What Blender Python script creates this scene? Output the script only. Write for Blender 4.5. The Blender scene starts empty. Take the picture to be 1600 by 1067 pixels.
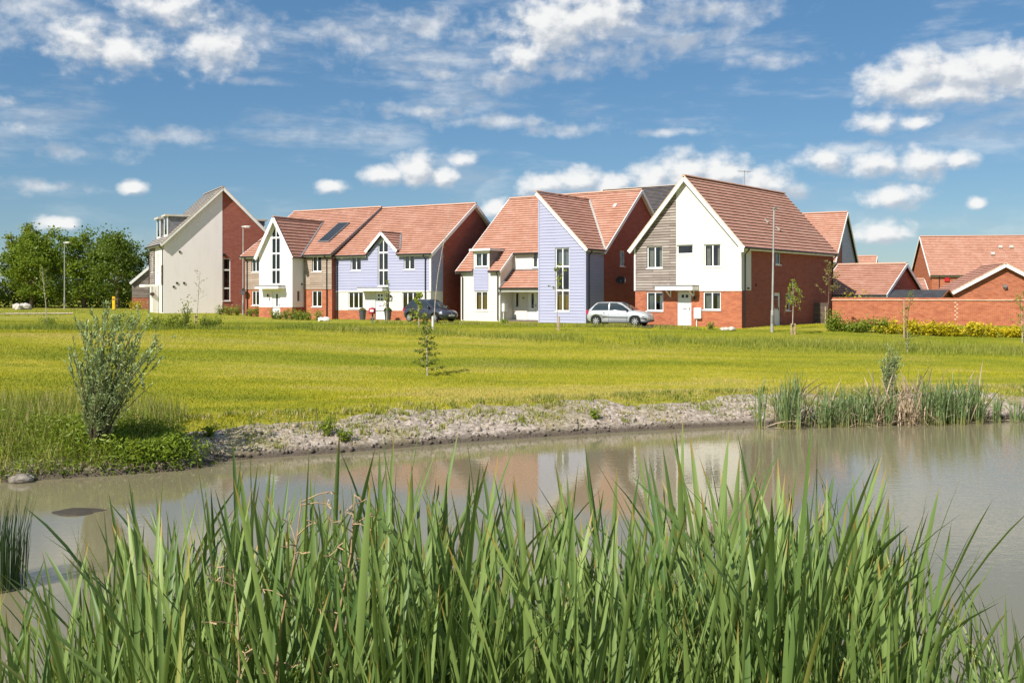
import bpy, bmesh, math, random
import numpy as np
from mathutils import Vector, Matrix
from mathutils.geometry import tessellate_polygon

R = math.radians
random.seed(7)
rng = np.random.default_rng(11)
SC = bpy.context.scene
COL = SC.collection

# ------------------------------------------------------------------ camera, sky, sun, exposure
CAM_Z = 4.2
cam_data = bpy.data.cameras.new('camera')
cam_data.lens = 35.0
cam_data.sensor_width = 36.0
cam_data.shift_y = -0.0459
cam_data.clip_start = 0.1
cam_data.clip_end = 6000
cam = bpy.data.objects.new('camera', cam_data)
cam.location = (0, 0, CAM_Z)
cam.rotation_euler = (R(90), 0, 0)
COL.objects.link(cam)
SC.camera = cam

SUN_AZ = 41.0      # degrees to the left of straight behind the camera
SUN_EL = 41.0
sun_vec = Vector((-math.sin(R(SUN_AZ)) * math.cos(R(SUN_EL)), -math.cos(R(SUN_AZ)) * math.cos(R(SUN_EL)), math.sin(R(SUN_EL))))
sd = bpy.data.lights.new('sun', 'SUN')
sd.energy = 5.0
sd.angle = R(0.55)
sd.color = (1.0, 0.93, 0.84)
so = bpy.data.objects.new('sun', sd)
so.rotation_euler = sun_vec.to_track_quat('Z', 'Y').to_euler()
so.location = (-40, -30, 60)
COL.objects.link(so)

SC.cycles.max_bounces = 6; SC.cycles.diffuse_bounces = 3; SC.cycles.glossy_bounces = 3; SC.cycles.transmission_bounces = 4; SC.cycles.transparent_max_bounces = 6
SC.view_settings.view_transform = 'Standard'
SC.view_settings.look = 'None'
SC.view_settings.gamma = 1.0
SC.view_settings.use_curve_mapping = False
SC.view_settings.exposure = 0.4

def N(nt, typ, **kw):
    n = nt.nodes.new(typ)
    for k, v in kw.items():
        setattr(n, k, v)
    return n

def setin(node, idx, val, nt):
    """value or socket into an input"""
    if isinstance(val, bpy.types.NodeSocket):
        nt.links.new(val, node.inputs[idx])
    elif val is not None:
        node.inputs[idx].default_value = val

def math_n(nt, op, a, b=None, c=None, clamp=False):
    n = N(nt, 'ShaderNodeMath', operation=op, use_clamp=clamp)
    setin(n, 0, a, nt); setin(n, 1, b, nt); setin(n, 2, c, nt)
    return n.outputs[0]

def maprange(nt, v, a, b, c, d, smooth=True):
    n = N(nt, 'ShaderNodeMapRange')
    n.interpolation_type = 'SMOOTHSTEP' if smooth else 'LINEAR'
    setin(n, 0, v, nt); n.inputs[1].default_value = a; n.inputs[2].default_value = b
    n.inputs[3].default_value = c; n.inputs[4].default_value = d
    return n.outputs[0]

def mixc(nt, fac, a, b, blend='MIX'):
    n = N(nt, 'ShaderNodeMix', data_type='RGBA', blend_type=blend)
    setin(n, 0, fac, nt)
    for i, v in ((6, a), (7, b)):
        if isinstance(v, tuple) and len(v) == 3:
            v = (*v, 1)
        setin(n, i, v, nt)
    return n.outputs[2]

def noise_n(nt, vec, scale, detail=4, rough=0.55, dist=0.0):
    n = N(nt, 'ShaderNodeTexNoise')
    if vec is not None:
        nt.links.new(vec, n.inputs['Vector'])
    n.inputs['Scale'].default_value = scale
    n.inputs['Detail'].default_value = detail
    n.inputs['Roughness'].default_value = rough
    n.inputs['Distortion'].default_value = dist
    return n.outputs[0]

# clouds of the day as puffs: azimuth, elevation, half width, half height (degrees), weight
CLOUDS = [
    (20.77, 11.22, 2.00, 1.39, 1.00), (22.36, 11.75, 1.89, 1.47, 1.00), (24.23, 11.43, 2.14, 1.61, 1.10), (26.04, 11.59, 2.23, 1.65, 1.10), (27.94, 11.24, 2.44, 1.72, 1.10), (23.61, 10.51, 4.02, 0.91, 1.00),
    (20.12, 9.19, 1.62, 0.67, 0.75), (22.05, 9.14, 1.42, 0.60, 0.75), (17.48, 7.34, 1.68, 0.90, 0.75), (20.12, 7.05, 1.95, 0.95, 0.85), (22.36, 6.95, 1.89, 1.14, 0.95), (24.23, 6.95, 1.16, 0.66, 0.85),
    (21.09, 5.21, 2.05, 0.89, 0.95), (20.29, 3.38, 2.01, 0.83, 0.85), (25.05, 4.76, 0.60, 0.43, 0.95), (1.84, 6.16, 1.84, 0.95, 0.90), (3.86, 6.51, 1.91, 0.94, 1.00), (5.69, 6.13, 1.64, 0.94, 0.95),
    (8.05, 6.54, 1.81, 1.22, 1.00), (9.85, 6.93, 2.15, 1.36, 1.05), (11.98, 6.74, 2.11, 1.35, 1.00), (14.07, 6.23, 2.15, 1.06, 0.95), (-0.92, 4.96, 1.18, 0.80, 0.90), (-7.33, 6.80, 1.52, 0.76, 1.00),
    (-5.43, 7.19, 1.61, 1.15, 1.10), (-4.04, 6.73, 1.17, 0.87, 1.00), (-2.87, 7.68, 1.10, 0.54, 0.90), (-10.20, 6.10, 1.21, 0.47, 0.85), (-20.87, 5.73, 0.93, 0.51, 0.95), (-24.47, 3.68, 1.22, 0.50, 0.95),
    (-23.30, 13.13, 2.33, 1.67, 0.72), (-21.25, 12.89, 2.40, 1.57, 0.78), (-16.64, 13.24, 2.64, 1.67, 0.82), (-18.98, 15.23, 3.13, 1.36, 0.75), (2.39, 15.10, 3.49, 2.13, 0.95), (4.96, 15.67, 3.47, 1.77, 0.90),
    (0.74, 13.55, 2.28, 1.25, 0.70),
]
WISPS = [
    (-26.04, 13.95, 2.68, 1.31, 0.50), (-14.94, 14.45, 1.55, 1.07, 0.50), (-0.74, 12.05, 2.58, 0.70, 0.45), (6.05, 13.58, 2.73, 0.90, 0.60), (2.94, 12.73, 2.57, 0.52, 0.50), (-5.14, 10.34, 3.47, 0.53, 0.62),
    (-0.37, 9.85, 3.50, 0.43, 0.50), (3.13, 9.40, 2.39, 0.32, 0.42), (-8.77, 14.19, 4.50, 0.82, 0.36), (-4.96, 14.99, 4.02, 0.86, 0.42), (10.03, 14.21, 3.04, 0.75, 0.58), (11.27, 15.57, 4.07, 0.84, 0.50),
    (-3.68, 12.48, 3.12, 0.46, 0.40), (13.90, 12.83, 2.26, 0.37, 0.32), (-19.47, 8.45, 2.46, 0.44, 0.45), (-25.44, 5.64, 1.95, 0.33, 0.40), (-26.78, 9.77, 0.82, 0.32, 0.50), (-26.19, 8.53, 1.13, 0.39, 0.42),
    (9.56, 9.15, 1.97, 0.21, 0.42), (19.14, 7.88, 1.71, 0.44, 0.50), (-14.42, 11.68, 1.38, 0.24, 0.40), (15.62, 5.76, 1.09, 0.49, 0.70), (-23.30, 7.40, 1.86, 0.30, 0.30),
]

def noise2(nt, vec, scale, detail=4, rough=0.55):
    n = N(nt, 'ShaderNodeTexNoise', noise_dimensions='2D')
    nt.links.new(vec, n.inputs['Vector'])
    n.inputs['Scale'].default_value = scale; n.inputs['Detail'].default_value = detail; n.inputs['Roughness'].default_value = rough
    return n.outputs[0]

def vmath(nt, op, a, b=None, c=None):
    n = N(nt, 'ShaderNodeVectorMath', operation=op)
    for i, v in enumerate((a, b, c)):
        if v is not None: setin(n, i, v, nt)
    return n.outputs['Value'] if op == 'LENGTH' else n.outputs[0]

def cloud_group(puffs, amp, scale, generic):
    """cloud density over (azimuth, elevation) in degrees"""
    g = bpy.data.node_groups.new('cloud_field', 'ShaderNodeTree')
    g.interface.new_socket('Vector', in_out='INPUT', socket_type='NodeSocketVector')
    g.interface.new_socket('Density', in_out='OUTPUT', socket_type='NodeSocketFloat')
    gi = g.nodes.new('NodeGroupInput'); go = g.nodes.new('NodeGroupOutput')
    vec = gi.outputs[0]
    n1 = noise2(g, vmath(g, 'MULTIPLY', vec, (.85, 1.2, 1)), scale, 5, .54)
    sep = N(g, 'ShaderNodeSeparateXYZ'); g.links.new(vec, sep.inputs[0]); az, el = sep.outputs[0], sep.outputs[1]
    field = None
    for (a, ec, rx, ry, wt_) in puffs:
        f = math_n(g, 'MULTIPLY_ADD', vmath(g, 'LENGTH', vmath(g, 'MULTIPLY_ADD', vec, (1 / rx, 1 / ry, 0), (-a / rx, -ec / ry, 0))), -wt_, wt_)
        field = f if field is None else math_n(g, 'MAXIMUM', field, f)
    # the same fair-weather cumulus over the rest of the sky
    gen = math_n(g, 'MULTIPLY_ADD', noise2(g, vec, .11, 2, .5), 5.0, -2.75)
    outside = math_n(g, 'MAXIMUM', maprange(g, math_n(g, 'ABSOLUTE', az), 33, 42, -6, 0), maprange(g, el, 19, 25, -6, 0))
    field = math_n(g, 'MAXIMUM', field, -1.0)
    if generic: field = math_n(g, 'MAXIMUM', field, math_n(g, 'ADD', gen, outside))
    d = math_n(g, 'ADD', field, math_n(g, 'MULTIPLY_ADD', n1, amp, -.5 * amp))
    g.links.new(d, go.inputs[0])
    return g

SKY_STRENGTH = 0.08
world = bpy.data.worlds.new('World')
SC.world = world
world.use_nodes = True
wt = world.node_tree
wt.nodes.clear()
sky = N(wt, 'ShaderNodeTexSky', sky_type='NISHITA')
sky.sun_disc = False
sky.sun_elevation = R(SUN_EL)
sky.sun_rotation = R(180 + SUN_AZ)
sky.altitude = 0
sky.air_density = 1.0
sky.dust_density = 0.1
sky.ozone_density = 1.6
tcw = N(wt, 'ShaderNodeTexCoord')
sepw = N(wt, 'ShaderNodeSeparateXYZ'); wt.links.new(tcw.outputs['Generated'], sepw.inputs[0])
azw = math_n(wt, 'MULTIPLY', math_n(wt, 'ARCTAN2', sepw.outputs[0], sepw.outputs[1]), 57.2958)
elw = math_n(wt, 'MULTIPLY', math_n(wt, 'ARCSINE', sepw.outputs[2]), 57.2958)
cmb = N(wt, 'ShaderNodeCombineXYZ'); wt.links.new(azw, cmb.inputs[0]); wt.links.new(elw, cmb.inputs[1])
off = N(wt, 'ShaderNodeVectorMath', operation='ADD'); wt.links.new(cmb.outputs[0], off.inputs[0]); off.inputs[1].default_value = (-0.35, 0.55, 0)
cg = cloud_group(CLOUDS, 1.1, .95, True)
cw = cloud_group(WISPS, 1.5, .7, False)
g1 = N(wt, 'ShaderNodeGroup', node_tree=cg); wt.links.new(cmb.outputs[0], g1.inputs[0])
g2 = N(wt, 'ShaderNodeGroup', node_tree=cg); wt.links.new(off.outputs[0], g2.inputs[0])
dens = g1.outputs[0]
veil = noise2(wt, vmath(wt, 'MULTIPLY', cmb.outputs[0], (.06, .26, 1)), 1.5, 6, .6)
veil = math_n(wt, 'MULTIPLY', maprange(wt, veil, .47, .80, 0, .62), maprange(wt, elw, 2, 12, .25, 1))
g3 = N(wt, 'ShaderNodeGroup', node_tree=cw); wt.links.new(cmb.outputs[0], g3.inputs[0])
veil = math_n(wt, 'MAXIMUM', veil, maprange(wt, g3.outputs[0], -.25, .7, 0, .72))
alpha = math_n(wt, 'MAXIMUM', maprange(wt, dens, -0.14, 0.70, 0, .96), veil)
alpha = math_n(wt, 'MULTIPLY', alpha, maprange(wt, elw, -2, 1.5, 0, 1))
lit = maprange(wt, math_n(wt, 'SUBTRACT', dens, g2.outputs[0]), -0.36, 0.40, 0.0, 1.0)
cloudcol = mixc(wt, lit, (5.2, 5.6, 6.2), (9.0, 9.0, 8.9))
hs = N(wt, 'ShaderNodeHueSaturation'); hs.inputs['Saturation'].default_value = 1.18; hs.inputs['Value'].default_value = .92
wt.links.new(sky.outputs[0], hs.inputs['Color'])
tint = mixc(wt, .42, mixc(wt, 1.0, hs.outputs[0], (.80, .90, .98), 'MULTIPLY'), (1.1, 2.65, 4.75))
final = mixc(wt, alpha, tint, cloudcol)
world.cycles.sampling_method = 'NONE'
bg = N(wt, 'ShaderNodeBackground'); bg.inputs['Strength'].default_value = SKY_STRENGTH
wt.links.new(final, bg.inputs['Color'])
wo = N(wt, 'ShaderNodeOutputWorld'); wt.links.new(bg.outputs[0], wo.inputs['Surface'])

# ------------------------------------------------------------------ materials
def new_mat(name):
    m = bpy.data.materials.new(name); m.use_nodes = True
    nt = m.node_tree
    b = nt.nodes['Principled BSDF']
    b.inputs['Specular IOR Level'].default_value = 0.3
    return m, nt, b

def bump(nt, b, h, strength, dist):
    n = N(nt, 'ShaderNodeBump'); n.inputs['Strength'].default_value = strength; n.inputs['Distance'].default_value = dist
    nt.links.new(h, n.inputs['Height']); nt.links.new(n.outputs[0], b.inputs['Normal'])

def plain(name, col, rough=0.6, metal=0.0, spec=0.3, var=0.12, scale=3.0, coat=0.0):
    m, nt, b = new_mat(name)
    tc = N(nt, 'ShaderNodeTexCoord')
    n = noise_n(nt, tc.outputs['Object'], scale, 5, .6)
    d = tuple(c * (1 - var) for c in col); l = tuple(min(1, c * (1 + var)) for c in col)
    nt.links.new(mixc(nt, maprange(nt, n, .3, .7, 0, 1), d, l), b.inputs['Base Color'])
    b.inputs['Roughness'].default_value = rough; b.inputs['Metallic'].default_value = metal
    b.inputs['Specular IOR Level'].default_value = spec
    if coat:
        b.inputs['Coat Weight'].default_value = coat; b.inputs['Coat Roughness'].default_value = .05
    return m

def brick_mat(name, c1, c2, mortar, patch, scale_uv=True):
    m, nt, b = new_mat(name)
    tc = N(nt, 'ShaderNodeTexCoord')
    br = N(nt, 'ShaderNodeTexBrick')
    nt.links.new(tc.outputs['UV'], br.inputs['Vector'])
    br.inputs['Scale'].default_value = 1.0
    br.inputs['Brick Width'].default_value = .225; br.inputs['Row Height'].default_value = .075
    br.inputs['Mortar Size'].default_value = .006; br.inputs['Mortar Smooth'].default_value = .2
    br.inputs['Color1'].default_value = (*c1, 1); br.inputs['Color2'].default_value = (*c2, 1); br.inputs['Mortar'].default_value = (*mortar, 1)
    br.offset = .5
    # single darker and paler bricks
    br2 = N(nt, 'ShaderNodeTexBrick'); nt.links.new(tc.outputs['UV'], br2.inputs['Vector'])
    br2.inputs['Scale'].default_value = 1.0; br2.inputs['Brick Width'].default_value = .225; br2.inputs['Row Height'].default_value = .075
    br2.inputs['Mortar Size'].default_value = 0; br2.inputs['Color1'].default_value = (0, 0, 0, 1); br2.inputs['Color2'].default_value = (1, 1, 1, 1); br2.inputs['Bias'].default_value = -.1
    mp = N(nt, 'ShaderNodeVectorMath', operation='MULTIPLY'); nt.links.new(tc.outputs['UV'], mp.inputs[0]); mp.inputs[1].default_value = (1.2, 3.5, 1)
    pn = noise_n(nt, mp.outputs[0], 1.1, 5, .65)
    c = mixc(nt, maprange(nt, pn, .45, .70, 0, .5), br.outputs['Color'], patch)
    nt.links.new(c, b.inputs['Base Color'])
    b.inputs['Roughness'].default_value = .85
    bump(nt, b, math_n(nt, 'SUBTRACT', 1.0, br.outputs['Fac']), .5, .008)
    return m

def tile_mat(name, c1, c2, patch):
    m, nt, b = new_mat(name)
    tc = N(nt, 'ShaderNodeTexCoord')
    br = N(nt, 'ShaderNodeTexBrick'); nt.links.new(tc.outputs['UV'], br.inputs['Vector'])
    br.inputs['Scale'].default_value = 1.0; br.inputs['Brick Width'].default_value = .3; br.inputs['Row Height'].default_value = .2813
    br.inputs['Mortar Size'].default_value = .004; br.inputs['Mortar Smooth'].default_value = .1
    br.inputs['Color1'].default_value = (*c1, 1); br.inputs['Color2'].default_value = (*c2, 1)
    br.inputs['Mortar'].default_value = tuple(x * .35 for x in c1) + (1,)
    n = noise_n(nt, tc.outputs['UV'], .8, 5, .65)
    c = mixc(nt, maprange(nt, n, .45, .75, 0, .55), br.outputs['Color'], patch)
    n2 = noise_n(nt, tc.outputs['UV'], 14, 3, .6)
    c = mixc(nt, math_n(nt, 'MULTIPLY', n2, .25), c, tuple(x * .6 for x in c1))
    n4 = noise_n(nt, tc.outputs['UV'], .35, 6, .7)
    c = mixc(nt, maprange(nt, n4, .5, .8, 0, .5), c, tuple(x * .62 for x in c1))
    nt.links.new(c, b.inputs['Base Color']); b.inputs['Roughness'].default_value = .8
    return m

def board_mat(name, c1, c2, dark, pitch=.165, rough=.75, gap=.012, streak=.6):
    """painted or weathered boards: tone varies from board to board, grain runs along them"""
    m, nt, b = new_mat(name)
    tc = N(nt, 'ShaderNodeTexCoord')
    br = N(nt, 'ShaderNodeTexBrick'); nt.links.new(tc.outputs['UV'], br.inputs['Vector'])
    br.inputs['Scale'].default_value = 1.0; br.inputs['Brick Width'].default_value = 2.4; br.inputs['Row Height'].default_value = pitch
    br.inputs['Mortar Size'].default_value = gap; br.inputs['Mortar Smooth'].default_value = .3
    br.inputs['Color1'].default_value = (*c1, 1); br.inputs['Color2'].default_value = (*c2, 1); br.inputs['Mortar'].default_value = tuple(x * .45 for x in dark) + (1,)
    mp = N(nt, 'ShaderNodeVectorMath', operation='MULTIPLY'); nt.links.new(tc.outputs['UV'], mp.inputs[0]); mp.inputs[1].default_value = (.8, 16, 1)
    n = noise_n(nt, mp.outputs[0], 1.0, 6, .65)
    n2 = noise_n(nt, tc.outputs['UV'], .6, 5, .65)
    c = mixc(nt, maprange(nt, n, .42, .72, 0, streak), br.outputs['Color'], dark)
    c = mixc(nt, maprange(nt, n2, .45, .72, 0, streak), c, dark)
    nt.links.new(c, b.inputs['Base Color']); b.inputs['Roughness'].default_value = rough
    return m

def render_mat(name, col, stain):
    m, nt, b = new_mat(name)
    tc = N(nt, 'ShaderNodeTexCoord')
    mp = N(nt, 'ShaderNodeVectorMath', operation='MULTIPLY'); nt.links.new(tc.outputs['UV'], mp.inputs[0]); mp.inputs[1].default_value = (2.2, .5, 1)
    n = noise_n(nt, mp.outputs[0], .9, 6, .62)
    c = mixc(nt, maprange(nt, n, .42, .75, 0, .6), col, stain)
    nt.links.new(c, b.inputs['Base Color']); b.inputs['Roughness'].default_value = .9
    bump(nt, b, noise_n(nt, tc.outputs['UV'], 60, 3, .6), .15, .004)
    return m

def glass_mat(name):
    m, nt, b = new_mat(name)
    nt.nodes.remove(b)
    tr = N(nt, 'ShaderNodeBsdfTransparent'); tr.inputs[0].default_value = (.62, .68, .68, 1)
    gl = N(nt, 'ShaderNodeBsdfGlossy'); gl.inputs['Roughness'].default_value = .02; gl.inputs[0].default_value = (.9, .95, 1, 1)
    fr = N(nt, 'ShaderNodeFresnel'); fr.inputs[0].default_value = 1.5
    mx = N(nt, 'ShaderNodeMixShader')
    nt.links.new(math_n(nt, 'ADD', fr.outputs[0], .05), mx.inputs[0]); nt.links.new(tr.outputs[0], mx.inputs[1]); nt.links.new(gl.outputs[0], mx.inputs[2])
    nt.links.new(mx.outputs[0], nt.nodes['Material Output'].inputs['Surface'])
    return m

def leaf_mat(name, c_dark, c_light, tip=None, base=None, transl=.35, rough=.5, straw=None):
    m, nt, b = new_mat(name)
    at = N(nt, 'ShaderNodeAttribute', attribute_name='tone')
    oi = N(nt, 'ShaderNodeObjectInfo')
    t = math_n(nt, 'ADD', math_n(nt, 'MULTIPLY', at.outputs['Fac'], .7), math_n(nt, 'MULTIPLY', oi.outputs['Random'], .3))
    c = mixc(nt, t if straw is None else maprange(nt, at.outputs['Fac'], 0, .72, 0, 1, False), c_dark, c_light)
    if straw: c = mixc(nt, maprange(nt, at.outputs['Fac'], .74, .98, 0, 1), c, straw)
    if tip or base:
        al = N(nt, 'ShaderNodeAttribute', attribute_name='along')
        if base:
            c = mixc(nt, maprange(nt, al.outputs['Fac'], .05, .4, .85, 0), c, base)
        if tip:
            c = mixc(nt, math_n(nt, 'MULTIPLY', maprange(nt, math_n(nt, 'MULTIPLY_ADD', at.outputs['Fac'], .09, al.outputs['Fac']), .99, 1.05, 0, 1), .85), c, tip)
            c = mixc(nt, maprange(nt, at.outputs['Fac'], .96, .98, 0, .5), c, (.42, .36, .10))
    nt.links.new(c, b.inputs['Base Color']); b.inputs['Roughness'].default_value = rough
    b.inputs['Specular IOR Level'].default_value = .35
    tl = N(nt, 'ShaderNodeBsdfTranslucent')
    nt.links.new(mixc(nt, .5, c, (.30, .34, .03)), tl.inputs[0])
    mx = N(nt, 'ShaderNodeMixShader'); mx.inputs[0].default_value = transl
    nt.links.new(b.outputs[0], mx.inputs[1]); nt.links.new(tl.outputs[0], mx.inputs[2])
    nt.links.new(mx.outputs[0], nt.nodes['Material Output'].inputs['Surface'])
    return m

M = {}
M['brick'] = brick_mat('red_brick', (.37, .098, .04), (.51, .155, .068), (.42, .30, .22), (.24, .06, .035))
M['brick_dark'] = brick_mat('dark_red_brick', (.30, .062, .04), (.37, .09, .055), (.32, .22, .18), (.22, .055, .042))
M['tile'] = tile_mat('red_roof_tile', (.46, .225, .15), (.56, .295, .21), (.60, .385, .305))
M['tile_deep'] = tile_mat('deep_red_roof_tile', (.47, .235, .165), (.57, .30, .22), (.60, .38, .30))
M['tile_plain'] = plain('plum_red_roof_sheet', (.36, .11, .085), .8, var=.1)
M['tile_grey'] = tile_mat('grey_brown_roof_tile', (.27, .25, .23), (.38, .355, .33), (.43, .40, .37))
M['tile_slate'] = tile_mat('dark_slate_roof_tile', (.085, .08, .082), (.13, .115, .11), (.16, .13, .12))
M['ridge'] = plain('ridge_tile_clay', (.52, .30, .21), .85, var=.2)
M['ridge_grey'] = plain('ridge_tile_concrete', (.36, .32, .28), .85, var=.2)
M['lavender'] = board_mat('lavender_painted_board', (.38, .395, .54), (.405, .42, .565), (.33, .345, .485), .2, .55, .004, .35)
M['timber'] = board_mat('weathered_grey_timber', (.22, .18, .155), (.40, .35, .31), (.15, .115, .095))
M['timber_warm'] = board_mat('weathered_tan_timber', (.36, .28, .215), (.50, .41, .33), (.27, .20, .15))
M['timber_dark'] = board_mat('dark_stained_timber', (.10, .075, .06), (.17, .13, .10), (.07, .055, .045))
M['render'] = render_mat('white_render', (.68, .655, .605), (.60, .575, .525))
M['cream'] = render_mat('cream_render', (.88, .82, .81), (.81, .745, .725))
M['upvc'] = plain('white_window_plastic', (.84, .84, .83), .35, spec=.4, var=.03)
M['trim'] = plain('white_painted_trim', (.84, .83, .81), .5, var=.05)
M['lead'] = plain('grey_lead_sheet', (.20, .20, .21), .55, var=.2)
M['gutter'] = plain('black_gutter_plastic', (.022, .021, .022), .35, spec=.45)
M['dark'] = plain('dark_interior', (.03, .028, .026), .9)
M['floor_in'] = plain('interior_floor', (.16, .13, .10), .8)
M['curtain_cream'] = plain('cream_curtain_cloth', (.66, .60, .50), .9)
M['curtain_tan'] = plain('tan_curtain_cloth', (.55, .36, .16), .9)
M['curtain_grey'] = plain('pale_grey_curtain_cloth', (.48, .50, .49), .9)
M['glass'] = glass_mat('window_glass')
M['door'] = plain('white_door_panel', (.80, .80, .81), .4, spec=.4, var=.03)
M['metal_grey'] = plain('galvanised_steel', (.42, .41, .39), .5, metal=.35, var=.15)
M['steel'] = plain('grey_steel_fitting', (.33, .33, .33), .4, metal=.6)
M['black'] = plain('black_plastic', (.02, .02, .02), .45)
M['solar'] = plain('dark_solar_glass', (.018, .022, .028), .12, spec=.6, var=.3, scale=8)
M['rubber'] = plain('tyre_rubber', (.018, .018, .018), .8)
M['coping'] = plain('pale_coping_stone', (.62, .47, .34), .85, var=.15)
M['bark'] = plain('brown_bark', (.16, .12, .085), .9, var=.35, scale=6)
M['bark_pale'] = plain('pale_bark', (.42, .36, .29), .85, var=.3, scale=8)
M['stake'] = plain('tan_wooden_stake', (.42, .30, .18), .85, var=.25, scale=6)
M['guard'] = plain('white_tree_guard', (.80, .79, .76), .6, var=.08)
M['stone'] = plain('grey_stone', (.42, .38, .34), .9, var=.3, scale=4)
M['concrete'] = plain('pale_concrete', (.52, .48, .42), .9, var=.15, scale=2)
M['asphalt'] = plain('asphalt', (.055, .053, .05), .9, var=.25, scale=6)
M['sandpath'] = plain('pale_sand', (.62, .50, .36), .95, var=.15, scale=2)

# ------------------------------------------------------------------ mesh helpers
Z3 = Vector((0, 0, 1))

class MB:
    """collects faces with uv, then links ONE mesh object"""
    def __init__(self):
        self.v = []; self.f = []; self.uv = []
    def face(self, pts, uv=None):
        i = len(self.v)
        self.v += [tuple(p) for p in pts]
        self.f.append(tuple(range(i, i + len(pts))))
        self.uv += uv if uv else [(0, 0)] * len(pts)
    def quad(self, a, b, c, d, uv=None): self.face((a, b, c, d), uv)
    def box(self, x0, x1, y0, y1, z0, z1):
        self.frame(Vector((0, 0, 0)), Vector((1, 0, 0)), Vector((0, 1, 0)), Z3, x0, x1, y0, y1, z0, z1)
    def frame(self, O, A, B, C, a0, a1, b0, b1, c0, c1):
        P = [O + A * a + B * b + C * c for c in (c0, c1) for b in (b0, b1) for a in (a0, a1)]
        la, lb, lc = a1 - a0, b1 - b0, c1 - c0
        for idx, (u, w) in (((0, 2, 3, 1), (lb, la)), ((4, 5, 7, 6), (la, lb)), ((0, 1, 5, 4), (la, lc)), ((2, 6, 7, 3), (lc, la)), ((0, 4, 6, 2), (lc, lb)), ((1, 3, 7, 5), (lb, lc))):
            self.face([P[i] for i in idx], [(0, 0), (u, 0), (u, w), (0, w)])
    def beam(self, p, q, w, h, up=Z3):
        p = Vector(p); q = Vector(q); A = (q - p); L = A.length; A.normalize()
        B = up.cross(A)
        if B.length < 1e-6: B = Vector((1, 0, 0))
        B.normalize(); C = A.cross(B)
        self.frame(p, A, B, C, 0, L, -w / 2, w / 2, -h / 2, h / 2)
    def tube(self, pts, radii, sides=6, cap=True):
        pts = [Vector(p) for p in pts]; rings = []
        for i, p in enumerate(pts):
            d = (pts[min(i + 1, len(pts) - 1)] - pts[max(i - 1, 0)])
            if d.length < 1e-9: d = Z3.copy()
            d.normalize()
            a = d.cross(Vector((.31, .95, .05)) if abs(d.y) < .9 else Vector((1, 0, 0))).normalized(); b = d.cross(a)
            r = radii[i] if hasattr(radii, '__len__') else radii
            rings.append([p + a * math.cos(2 * math.pi * k / sides) * r + b * math.sin(2 * math.pi * k / sides) * r for k in range(sides)])
        for i in range(len(rings) - 1):
            for k in range(sides):
                k2 = (k + 1) % sides
                self.face((rings[i][k], rings[i][k2], rings[i + 1][k2], rings[i + 1][k]))
        if cap:
            self.face(rings[0][::-1]); self.face(rings[-1])
    def lathe(self, c, prof, sides=12):
        c = Vector(c); rings = [[c + Vector((r * math.cos(2 * math.pi * k / sides), r * math.sin(2 * math.pi * k / sides), z)) for k in range(sides)] for r, z in prof]
        for i in range(len(rings) - 1):
            for k in range(sides):
                k2 = (k + 1) % sides
                self.face((rings[i][k], rings[i][k2], rings[i + 1][k2], rings[i + 1][k]))
    def mesh(self, name, mat, smooth=False, weld=False):
        me = bpy.data.meshes.new(name)
        me.from_pydata(self.v, [], self.f)
        ul = me.uv_layers.new(name='UVMap')
        ul.data.foreach_set('uv', np.array(self.uv, dtype=np.float32).ravel())
        me.materials.append(mat)
        if weld:
            bm = bmesh.new(); bm.from_mesh(me); bmesh.ops.remove_doubles(bm, verts=bm.verts, dist=1e-4)
            bmesh.ops.recalc_face_normals(bm, faces=bm.faces); bm.to_mesh(me); bm.free()
        if smooth:
            me.polygons.foreach_set('use_smooth', [True] * len(me.polygons))
        me.update()
        return me
    def build(self, name, mat, parent=None, smooth=False, weld=False):
        return link(name, self.mesh(name, mat, smooth, weld), parent)

def link(name, me, parent=None):
    o = bpy.data.objects.new(name, me); COL.objects.link(o)
    if parent is not None: o.parent = parent
    return o

def empty(name, loc, rz=0):
    o = bpy.data.objects.new(name, None); COL.objects.link(o)
    o.location = loc; o.rotation_euler = (0, 0, rz); o.empty_display_size = .2
    return o

def tag(o, label=None, cat=None, group=None, kind=None):
    if label: o['label'] = label
    if cat: o['category'] = cat
    if group: o['group'] = group
    if kind: o['kind'] = kind
    return o

def copy_tree(o, parent=None):
    c = o.copy(); COL.objects.link(c); c.parent = parent
    for ch in list(o.children): copy_tree(ch, c)
    return c

def np_mesh(name, verts, faces, mat, attrs=None, smooth=False):
    """verts (n,3), faces (m,k) arrays -> mesh, attrs: dict of per-vertex floats"""
    me = bpy.data.meshes.new(name)
    n, (m, k) = len(verts), faces.shape
    me.vertices.add(n); me.vertices.foreach_set('co', np.asarray(verts, dtype=np.float32).ravel())
    me.loops.add(m * k); me.loops.foreach_set('vertex_index', faces.astype(np.int32).ravel())
    me.polygons.add(m); me.polygons.foreach_set('loop_start', np.arange(0, m * k, k, dtype=np.int32))
    if smooth: me.polygons.foreach_set('use_smooth', np.ones(m, dtype=bool))
    me.update(calc_edges=True)
    for an, av in (attrs or {}).items():
        a = me.attributes.new(an, 'FLOAT', 'POINT'); a.data.foreach_set('value', np.asarray(av, dtype=np.float32))
    me.materials.append(mat)
    return me

def _hash(ix, iy, seed):
    h = (ix.astype(np.int64) * 374761393 + iy.astype(np.int64) * 668265263 + seed * 982451653) & 0xffffffff
    h = ((h ^ (h >> 13)) * 1274126177) & 0xffffffff
    return ((h ^ (h >> 16)) & 0xffff) / 65535.0

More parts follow.
